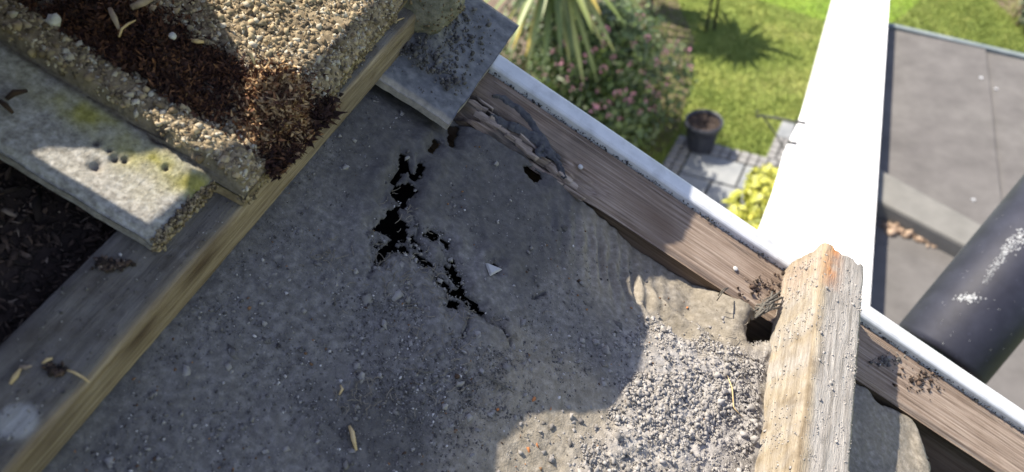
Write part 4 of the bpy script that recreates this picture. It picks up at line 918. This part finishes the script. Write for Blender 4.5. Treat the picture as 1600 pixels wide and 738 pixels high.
def leaf_cloud(pos, nrm, size, tone, asp=.5):
    n = len(pos); r = rng.normal(0, 1, (n, 3)); nn = nrm + .55*r; nn /= np.linalg.norm(nn, axis=1)[:, None]
    t = np.cross(nn, rng.normal(0, 1, (n, 3))); t /= np.linalg.norm(t, axis=1)[:, None]; s = np.cross(nn, t); L_ = size[:, None]
    V = np.stack([pos-t*L_*.5, pos+s*L_*asp*.5, pos+t*L_*.55-nn*L_*.12, pos-s*L_*asp*.5], 1).reshape(-1, 3)
    return V, np.arange(4*n).reshape(n, 4), np.repeat(tone, 4)
def shrub(name, c, rad, n, size, mat, label, cat='shrub', lobes=14, stems=True, group=None):
    """leaf sized faces spread through a lumpy crown over a few stems"""
    c = np.asarray(c, float); base = (c[0], c[1], 0.0); th = empty(name, base); tag(th, label, cat, group)
    lo = rng.normal(0, 1, (lobes, 3)); lo /= np.linalg.norm(lo, axis=1)[:, None]; lo *= rng.uniform(.45, .78, (lobes, 1)); lo[:, 2] = lo[:, 2]*.8
    lr = rng.uniform(.28, .5, lobes); k = rng.integers(0, lobes, n)
    d = rng.normal(0, 1, (n, 3)); d /= np.linalg.norm(d, axis=1)[:, None]; rr = rng.uniform(.55, 1.06, n)**.6
    P = lo[k] + d*(lr[k]*rr)[:, None]; P = P*np.asarray(rad)
    P[:, 2] += c[2]; g = P[:, 2] > .03; P = P[g]; d = d[g]
    d[:, 2] += .5; tone = np.clip(rng.normal(.45, .2, len(P)) + .25*fbm(P[:, 0]*3, P[:, 1]*3, 311, 3), 0, 1)
    V, Fa, t = leaf_cloud(P, d, rng.uniform(.6, 1.35, len(P))*size, tone)
    part('foliage', make_mesh('foliage', V, Fa, False, dict(tone=t)), mat, th, 'stuff')
    if stems:
        lst = []
        for i in range(9):
            e = lo[rng.integers(0, lobes)]*np.asarray(rad)*.9 + (0, 0, c[2]); b0 = np.array((rng.normal(0, .08), rng.normal(0, .08), 0))
            lst.append(tube(np.array([b0, b0*.5+e*.5+(0, 0, .06), e]), np.array([.03, .02, .008])*min(1, rad[2]), 7))
        v, f = join(lst); part('stems', make_mesh('stems', v, f, True), M['bark'], th)
    return th, lo*np.asarray(rad)+(0, 0, c[2]), lr
bc = at(926, 110, .95)
bush, lo, lr = shrub('flowering_shrub', (bc[0], bc[1], .95), (1.08, 1.0, 1.18), 21000, .068, M['leaf'], 'big leafy shrub dotted with pink blossom on the garden lawn', lobes=26)
# blossom heads: each a cluster of petals
PET = []
for s in range(3):
    r = np.random.default_rng(s+5); lst = []
    for i in range(9):
        d = unit(r.normal(0, 1, 3)+(0, 0, .7)); t = unit(np.cross(d, r.normal(0, 1, 3))); u_ = np.cross(d, t); o_ = d*.03
        lst.append(([o_, o_+t*.022+d*.012, o_+d*.03+u_*.006, o_-t*.022+d*.012], [(0, 1, 2, 3)]))
    v, f = join(lst); PET.append(make_mesh('blossom', v, f)); PET[-1].materials.append(M['pink'])
cp = CAM - np.array((bc[0], bc[1], 0))
for (a, b) in [(866, 82), (873, 96), (846, 108), (850, 120), (912, 122), (910, 136), (892, 138), (936, 143), (965, 148), (975, 140), (1012, 132), (1016, 140), (1010, 158), (980, 160), (955, 160), (990, 152), (952, 182), (886, 124), (1030, 150), (1076, 80), (1078, 106), (1060, 68), (930, 80), (942, 70), (905, 60), (990, 70), (1012, 60), (1040, 82), (1025, 98), (985, 100), (968, 112),
               (942, 108), (930, 30), (1040, 14), (1030, 6), (1052, 30), (1000, 24), (945, 48), (890, 105), (925, 168), (1000, 175), (1045, 128), (1005, 112), (878, 70), (915, 92), (958, 90), (1066, 128), (970, 186), (1020, 170), (940, 165)]:
    r = unit(rays(a, b) @ CW.T); best = None
    for kk in range(len(lo)):                                   # first lobe of the crown on this line
        cc = lo[kk] + (bc[0], bc[1], 0); rr = lr[kk]*np.array((1.08, 1.0, 1.18)); oc = (CAM-cc)/rr; rd = r/rr
        A_, B_, C_ = rd@rd, oc@rd, oc@oc-1; D_ = B_*B_-A_*C_
        if D_ > 0:
            t = (-B_-math.sqrt(D_))/A_; best = t if best is None else min(best, t)
    if best is None: continue
    p = CAM + r*(best-.02)
    o = bpy.data.objects.new('blossom', PET[rng.integers(0, 3)]); C.objects.link(o); o.parent = bush
    o.matrix_local = Matrix.Translation((p[0]-bc[0], p[1]-bc[1], p[2]))@Matrix.LocRotScale(None, __import__('mathutils').Euler((rng.normal(0, .5), rng.normal(0, .5), rng.uniform(0, 6))), Vector((rng.uniform(.5, .95),)*3))

def palm(basep, headp, nf, flen, label):
    th = empty('palm_tree', (basep[0], basep[1], 0)); tag(th, label, 'palm tree', None)
    b = np.zeros(3); h = np.array((headp[0]-basep[0], headp[1]-basep[1], headp[2]))
    t = np.linspace(0, 1, 26)[:, None]; path = b*(1-t)+h*t; path[:, 0] += .05*np.sin(t[:, 0]*3); r = .075-.025*t[:, 0]; r = r*(1+.13*(np.arange(26) % 2))
    v, f = tube(path, r, 12); part('trunk', make_mesh('trunk', v, f), M['bark'], th)
    for i in range(nf):
        az = rng.uniform(0, 6.28); el = rng.uniform(-.9, 1.1); l = flen*rng.uniform(.75, 1.1); d = np.array((math.cos(az)*math.cos(el), math.sin(az)*math.cos(el), math.sin(el)))
        s = unit(np.cross(d, (0, 0, 1.0))); tt_ = np.linspace(0, 1, 7); droop = rng.uniform(.25, .6)
        c = h + d*(l*tt_)[:, None]; c[:, 2] -= droop*l*tt_**2; wdt = .030*np.sin(np.clip(tt_*.85+.15, 0, 1)*math.pi)**.6+.002
        L_ = c - s*wdt[:, None]; R_ = c + s*wdt[:, None]; Cn = c.copy(); Cn[:, 2] -= wdt*.5
        V = np.stack([L_, Cn, R_], 1).reshape(-1, 3); fc = grid_faces(7, 3)
        part('frond', make_mesh('frond', V, fc, True, dict(tone=np.full(21, rng.random()))), M['frond'], th)
    return th
hp = at(866, -66, 2.5); palm(at(812, 132)[:2], hp, 95, .84, 'spiky palm with long drooping yellow green leaves beside the flowering shrub')
hp2 = at(1150, 88)+np.array((-.66*2.15, .333*2.15, 2.15)); palm((hp2[0]+.05, hp2[1]+.05), hp2, 120, .78, 'second palm beyond the flowering shrub, throwing its spiky shade on the lawn')

# yellow green shrub beside the wall, grey shrub at the top right
yc = at(1188, 322, .55); shrub('golden_shrub', (yc[0], yc[1], .55), (.34, .40, .42), 2600, .07, M['yellow_leaf'], 'bright yellow green shrub at the foot of the white wall')
gc = at(1622, -2, .4); shrub('grey_shrub', (gc[0], gc[1], .4), (.5, .5, .45), 2200, .07, M['grey_leaf'], 'grey green shrub on bare soil at the top right corner')

# plant pot
pb = at(1093, 233); th = empty('plant_pot', (pb[0], pb[1], .035)); tag(th, 'dark round plant pot full of brown compost on the patio corner', 'plant pot')
v, f = lathe([(.001, 0), (.142, 0), (.148, .02), (.172, .20), (.188, .30), (.204, .305), (.21, .32), (.21, .36), (.202, .37), (.19, .366), (.184, .34), (.18, .30)], 40); part('pot', make_mesh('pot', v, f, True), M['pot'], th)
v, f = lathe([(.182, .322), (.14, .332), (.08, .328), (.001, .336)], 24); v = np.array(v); v[:, 2] += rng.normal(0, .006, len(v)); part('compost', make_mesh('compost', v, f), M['compost'], th)

# A-frame of a garden swing beyond the shrub
swb = [at(1103, 50), at(1116, 47)]; mid = (swb[0]+swb[1])/2; apex = np.array((mid[0], mid[1]+.02, 2.1)); far = apex+np.array((-2.0, .9, 0))
th = empty('swing_frame', (mid[0], mid[1], 0)); tag(th, 'thin dark metal swing frame standing on the lawn behind the shrub', 'swing frame'); bo = np.array((mid[0], mid[1], 0))
for s in (-1, 1):
    for ap in (apex, far):
        b0 = np.array((ap[0]+s*.07, ap[1]-.03+s*.62, 0)) if ap is not apex else swb[0 if s < 0 else 1]
        v, f = tube(np.array([b0, (b0+ap)/2, ap])-bo, .018, 8); part('leg', make_mesh('leg', v, f, True), M['iron'], th)
v, f = tube(np.array([apex, far])-bo, .02, 8); part('top_bar', make_mesh('top_bar', v, f, True), M['iron'], th)
st = (apex*.6+far*.4); 
v, f = box_vf(-.3, .3, -.2, .2, -1.62, -1.58); part('seat', make_mesh('seat', np.array(v)+st-bo, f), M['iron'], th)
for s in (-1, 1):
    v, f = tube(np.array([st+(s*.28, 0, 0), st+(s*.28, 0, -1.6)])-bo, .008, 6); part('chain', make_mesh('chain', v, f), M['iron'], th)

# ================================================================== WALL, FLAT ROOF, PIPE
ZW = 2.66; ZR = 2.50; ZL = 2.46
lw = [tuple(at(a, b, ZW)[:2]) for a, b in [(1130, 480), (1185, 360), (1207, 302), (1216, 272), (1226, 236), (1245, 196), (1262, 150), (1285, 103), (1310, 60), (1313, 30), (1316, -60)]]
wp = [(.645, lw[0][1])] + [(.645, lw[-1][1])] + lw[::-1]
v, f = prism(wp[::-1], 0, ZW); me = bevelled(v, f, .008, 2)
tag(link('white_wall', me, M['white_wall'], None, None, (.5, 4.0, 0)), 'blank white wall glaring in the sun between the lawn and the dark flat roof', 'white wall')

ext = empty('flat_roof_extension', (1.8, 4.0, 0)); tag(ext, 'extension with a dark felted flat roof and grey edge trim beside the white wall', 'flat roof'); eo = np.array((1.8, 4.0, 0))
def local(me): me.transform(Matrix.Translation(-Vector(eo))); return me
fa, fb = at(1385, 42, ZR), at(1600, 92, ZR); sl = (fb[1]-fa[1])/(fb[0]-fa[0]); fy = lambda x: fa[1]+sl*(x-fa[0])
ka, kb = at(1376, 264, ZR+.07), at(1530, 348, ZR+.07); ks = (kb[1]-ka[1])/(kb[0]-ka[0]); ky = lambda x: ka[1]+ks*(x-ka[0])
x1 = 3.2
v, f = prism([(.65, 1.0), (x1, 1.0), (x1, fy(x1)-.03), (.65, fy(.65)-.03)], 0, ZL-.06); part('walls', local(make_mesh('walls', v, f)), M['brick_wall'], ext)
v, f = prism([(.652, ky(.652)-.05), (x1, ky(x1)-.05), (x1, fy(x1)), (.652, fy(.652))], ZL-.06, ZR-.004); part('roof_deck', local(make_mesh('roof_deck', v, f)), M['roof_sheet'], ext)
joints = [.655, 1.318, 2.3, x1-.005]
for i in range(3):
    a_, b_ = joints[i], joints[i+1]; ys = np.linspace(0, 1, 30); V = []
    for s in ys:
        for k, x in enumerate(np.linspace(a_-(.03 if i else 0), b_, 12)):
            y = (ky(x)+.01)*(1-s)+(fy(x)-.03)*s; e = .010 if (i and k == 0) else 0
            xx = x + (.006*fbm(np.array(y*3), np.array(i*2.), 401, 2) if k in (0, 11) else 0)
            V.append((xx, y, ZR + .001+.020*(k/11)*(i < 2) + .006*fbm(np.array(x*1.5), np.array(y*1.5), 402, 2) - (.002 if (i and k == 0) else 0)))
    part('roof_sheet', local(make_mesh('roof_sheet', V, grid_faces(30, 12), True)), M['roof_sheet'], ext)
# raised kerb, then the lower roof in front of it
kw = .27
na, nb = at(1370, 311, ZR+.07), at(1540, 371, ZR+.07); ns = (nb[1]-na[1])/(nb[0]-na[0]); ny_ = lambda x: na[1]+ns*(x-na[0])
v, f = prism([(.653, ny_(.653)), (.653, ky(.653)), (x1, ky(x1)), (x1, min(ny_(x1), ky(x1)-.06))][::-1], ZL-.02, ZR+.07); part('kerb', local(bevelled(v, f, .02, 2)), M['kerb'], ext)
v, f = prism([(.651, 1.01), (x1-.01, 1.01), (x1-.01, ky(x1)-.03), (.651, ky(.651)-.05)], ZL-.05, ZL); part('lower_roof', local(make_mesh('lower_roof', v, f)), M['roof_sheet'], ext)
ja, jb = at(1388, 387, ZL), at(1500, 425, ZL); js = (jb[1]-ja[1])/(jb[0]-ja[0]); jy = lambda x: ja[1]+js*(x-ja[0])
V = [(x, y, ZL+z) for x in np.linspace(.653, x1-.02, 14) for y, z in ((1.02, .003), (jy(x)-.02, .006), (jy(x), .011), (jy(x)+.004, .001))]
part('roof_sheet', local(make_mesh('roof_sheet', V, grid_faces(14, 4)[:, ::-1])), M['roof_sheet'], ext)
for m_ in bpy.data.meshes:
    pass
v, f = prism([(.652, fy(.652)-.022), (x1, fy(x1)-.022), (x1, fy(x1)+.022), (.652, fy(.652)+.022)], ZR-.12, ZR+.028); part('edge_trim', local(bevelled(v, f, .008, 2)), M['trim'], ext)
n = 900; s = rng.uniform(0, 1, n); c0, c1 = at(1385, 353, ZL), at(1510, 396, ZL); P = c0*(1-s)[:, None]+c1*s[:, None]; P[:, :2] += rng.normal(0, .022, (n, 2))*np.array((1, .9)); P[:, 2] = ZL+.006
V, Fa, t = scatter(P, rng.lognormal(math.log(.008), .5, n)); M['fallen'] = material('fallen leaves', [(0, (.07, .048, .034)), (.5, (.18, .125, .088)), (1, (.30, .225, .165))], 30, .9, attr='tone')
tag(link('fallen_leaves', make_mesh('fallen_leaves', V, Fa, False, dict(tone=t)), M['fallen']), 'brown leaf debris along the step of the flat roof', 'leaf debris', kind='stuff')
for i, (a, b, r_, zz) in enumerate([(1533, 122, .011, ZR+.020), (1556, 139, .008, ZR+.008), (1521, 313, .008, ZR+.020)]):
    p = at(a, b, zz); m_ = 14; an_ = np.linspace(0, 2*math.pi, m_, endpoint=False); rr = r_*(1+.35*rng.normal(size=m_))
    v, f = prism([(p[0]+rr[j]*math.cos(an_[j]), p[1]+rr[j]*math.sin(an_[j])) for j in range(m_)], zz-.004, zz+.004); part('bird_dropping', local(make_mesh('bird_dropping', v, f)), M['dropping'], ext)

# hanging bracket on the white wall
m0 = at(1244, 198, ZW-.03); e0 = at(1188, 181, ZW-.03); m1_ = m0-(0, 0, .22); m1_[0] -= .004
th = empty('hanging_bracket', tuple(m0)); tag(th, 'thin black iron hanging bracket fixed to the edge of the white wall', 'bracket')
for nm, p, r_ in [('arm', [m0+(.03, 0, .035), m0+(-.01, 0, .03), m0*.5+e0*.5+(0, 0, .02), e0], .007), ('brace', [m1_, m1_*.5+e0*.5+(0, 0, .02), e0*.93+m0*.07], .005), ('hook', [e0, e0+(-.02, 0, -.01), e0+(-.035, 0, .02), e0+(-.02, 0, .03)], .008), ('back_plate', [m0+(0, 0, .03), m1_], .009)]:
    v, f = tube(np.array(p)-m0, r_, 8); part(nm, make_mesh(nm, v, f, True), M['iron'], th)
v, f = tube(np.array([m0+(-.012, 0, .034), m0+(.05, 0, .037)])-m0, .011, 8); part('fixing', make_mesh('fixing', v, f, True), M['iron'], th)
q_ = at(1236, 222, ZW+.012); v, f = tube(np.array([q_+(-.02, 0, -.004), q_+(.035, 0, 0)])-m0, .010, 8); part('fixing', make_mesh('fixing', v, f, True), M['iron'], th)

# black plastic pipe just beyond the roof edge
ZC = .95
def at_depth(a, b, d): return CAM + (rays(a, b) @ CW.T)*(d/F)
pA = at_depth(1462, 563, ZC); pB = at_depth(1471+.64*520, 552-.768*520, ZC); ax = unit(pB-pA); LP = np.linalg.norm(pB-pA)
th = empty('black_pipe', tuple(pA)); tag(th, 'thick black plastic pipe spotted with white bird droppings, slanting beyond the white trim', 'pipe')
RP = .0585; toc = unit(CAM-pA); s_ = unit(np.cross(ax, toc)); n_ = np.cross(s_, ax)
def cyl(prof, k=48):
    V = []; f = []
    for t, r in prof:
        for j in range(k):
            a = 2*math.pi*j/k; V.append(ax*t + r*(math.cos(a)*n_+math.sin(a)*s_))
    for i in range(len(prof)-1):
        for j in range(k): f.append((i*k+j, i*k+(j+1) % k, (i+1)*k+(j+1) % k, (i+1)*k+j))
    return V, f
v, f = cyl([(.004, .001), (.001, RP-.008), (.004, RP-.002), (.010, RP), (LP, RP), (LP, .001)]); me = make_mesh('tube', v, f, True); part('tube', me, M['pipe'], th)
v, f = cyl([(-.022, .001), (-.022, RP*.72), (.002, RP*.80), (.004, RP*.6)]); M['green_cap'] = material('dull green cap', [(.3, (.03, .05, .045)), (.7, (.06, .09, .08))], 20, .5)
part('end_cap', make_mesh('end_cap', v, f, True), M['green_cap'], th)
def splat(lst, name):
    """dabs on the pipe wall given in pixels"""
    P = []; S = []
    for a, b, s in lst:
        r = unit(rays(a, b) @ CW.T); w_ = CAM-pA; dperp = r-(r@ax)*ax; wperp = w_-(w_@ax)*ax
        A_, B_, C_ = dperp@dperp, dperp@wperp, wperp@wperp-RP*RP; D_ = B_*B_-A_*C_
        if D_ < 0: continue
        P.append(w_+r*((-B_-math.sqrt(D_))/A_)); S.append(s)
    V, Fa, t = scatter(np.array(P), np.array(S)); part(name, make_mesh(name, V, Fa), M['dropping'], th, 'stuff')
splat([(rng.normal(1512, 8), rng.normal(466, 3.5), rng.uniform(.0005, .0017)) for _ in range(110)], 'bird_dropping')
l = []
for k in range(420):
    t = rng.uniform(0, 1); cx = 1537+(1603-1537)*t; cy = 444+(366-444)*t - 10*math.sin(t*3.1); w_ = 2+6*t; l.append((rng.normal(cx, w_), rng.normal(cy, w_*.8), rng.uniform(.0004, .0012)*(.5+t)))
splat(l, 'bird_dropping')
splat([(rng.uniform(1470, 1600), rng.uniform(330, 560), rng.uniform(.0003, .0007)) for _ in range(45)], 'dropping_specks')

# the house's own gable wall below the roof edge
zt = lambda x: RO[2] - (x-RO[0])*math.tan(THETA) - .03
v = [(x, y, z) for y in (.20, .335) for x, z in ((-1.0, 0), (1.0, 0), (1.0, zt(1.0)-.36), (-1.0, zt(-1.0)-.36))]
f = [(0, 1, 2, 3), (7, 6, 5, 4), (0, 4, 5, 1), (1, 5, 6, 2), (2, 6, 7, 3), (3, 7, 4, 0)]
tag(link('gable_wall', make_mesh('gable_wall', v, f), M['brick_wall'], None, None, (0, .27, 0)), 'brick gable wall of the house under the roof edge', 'wall')
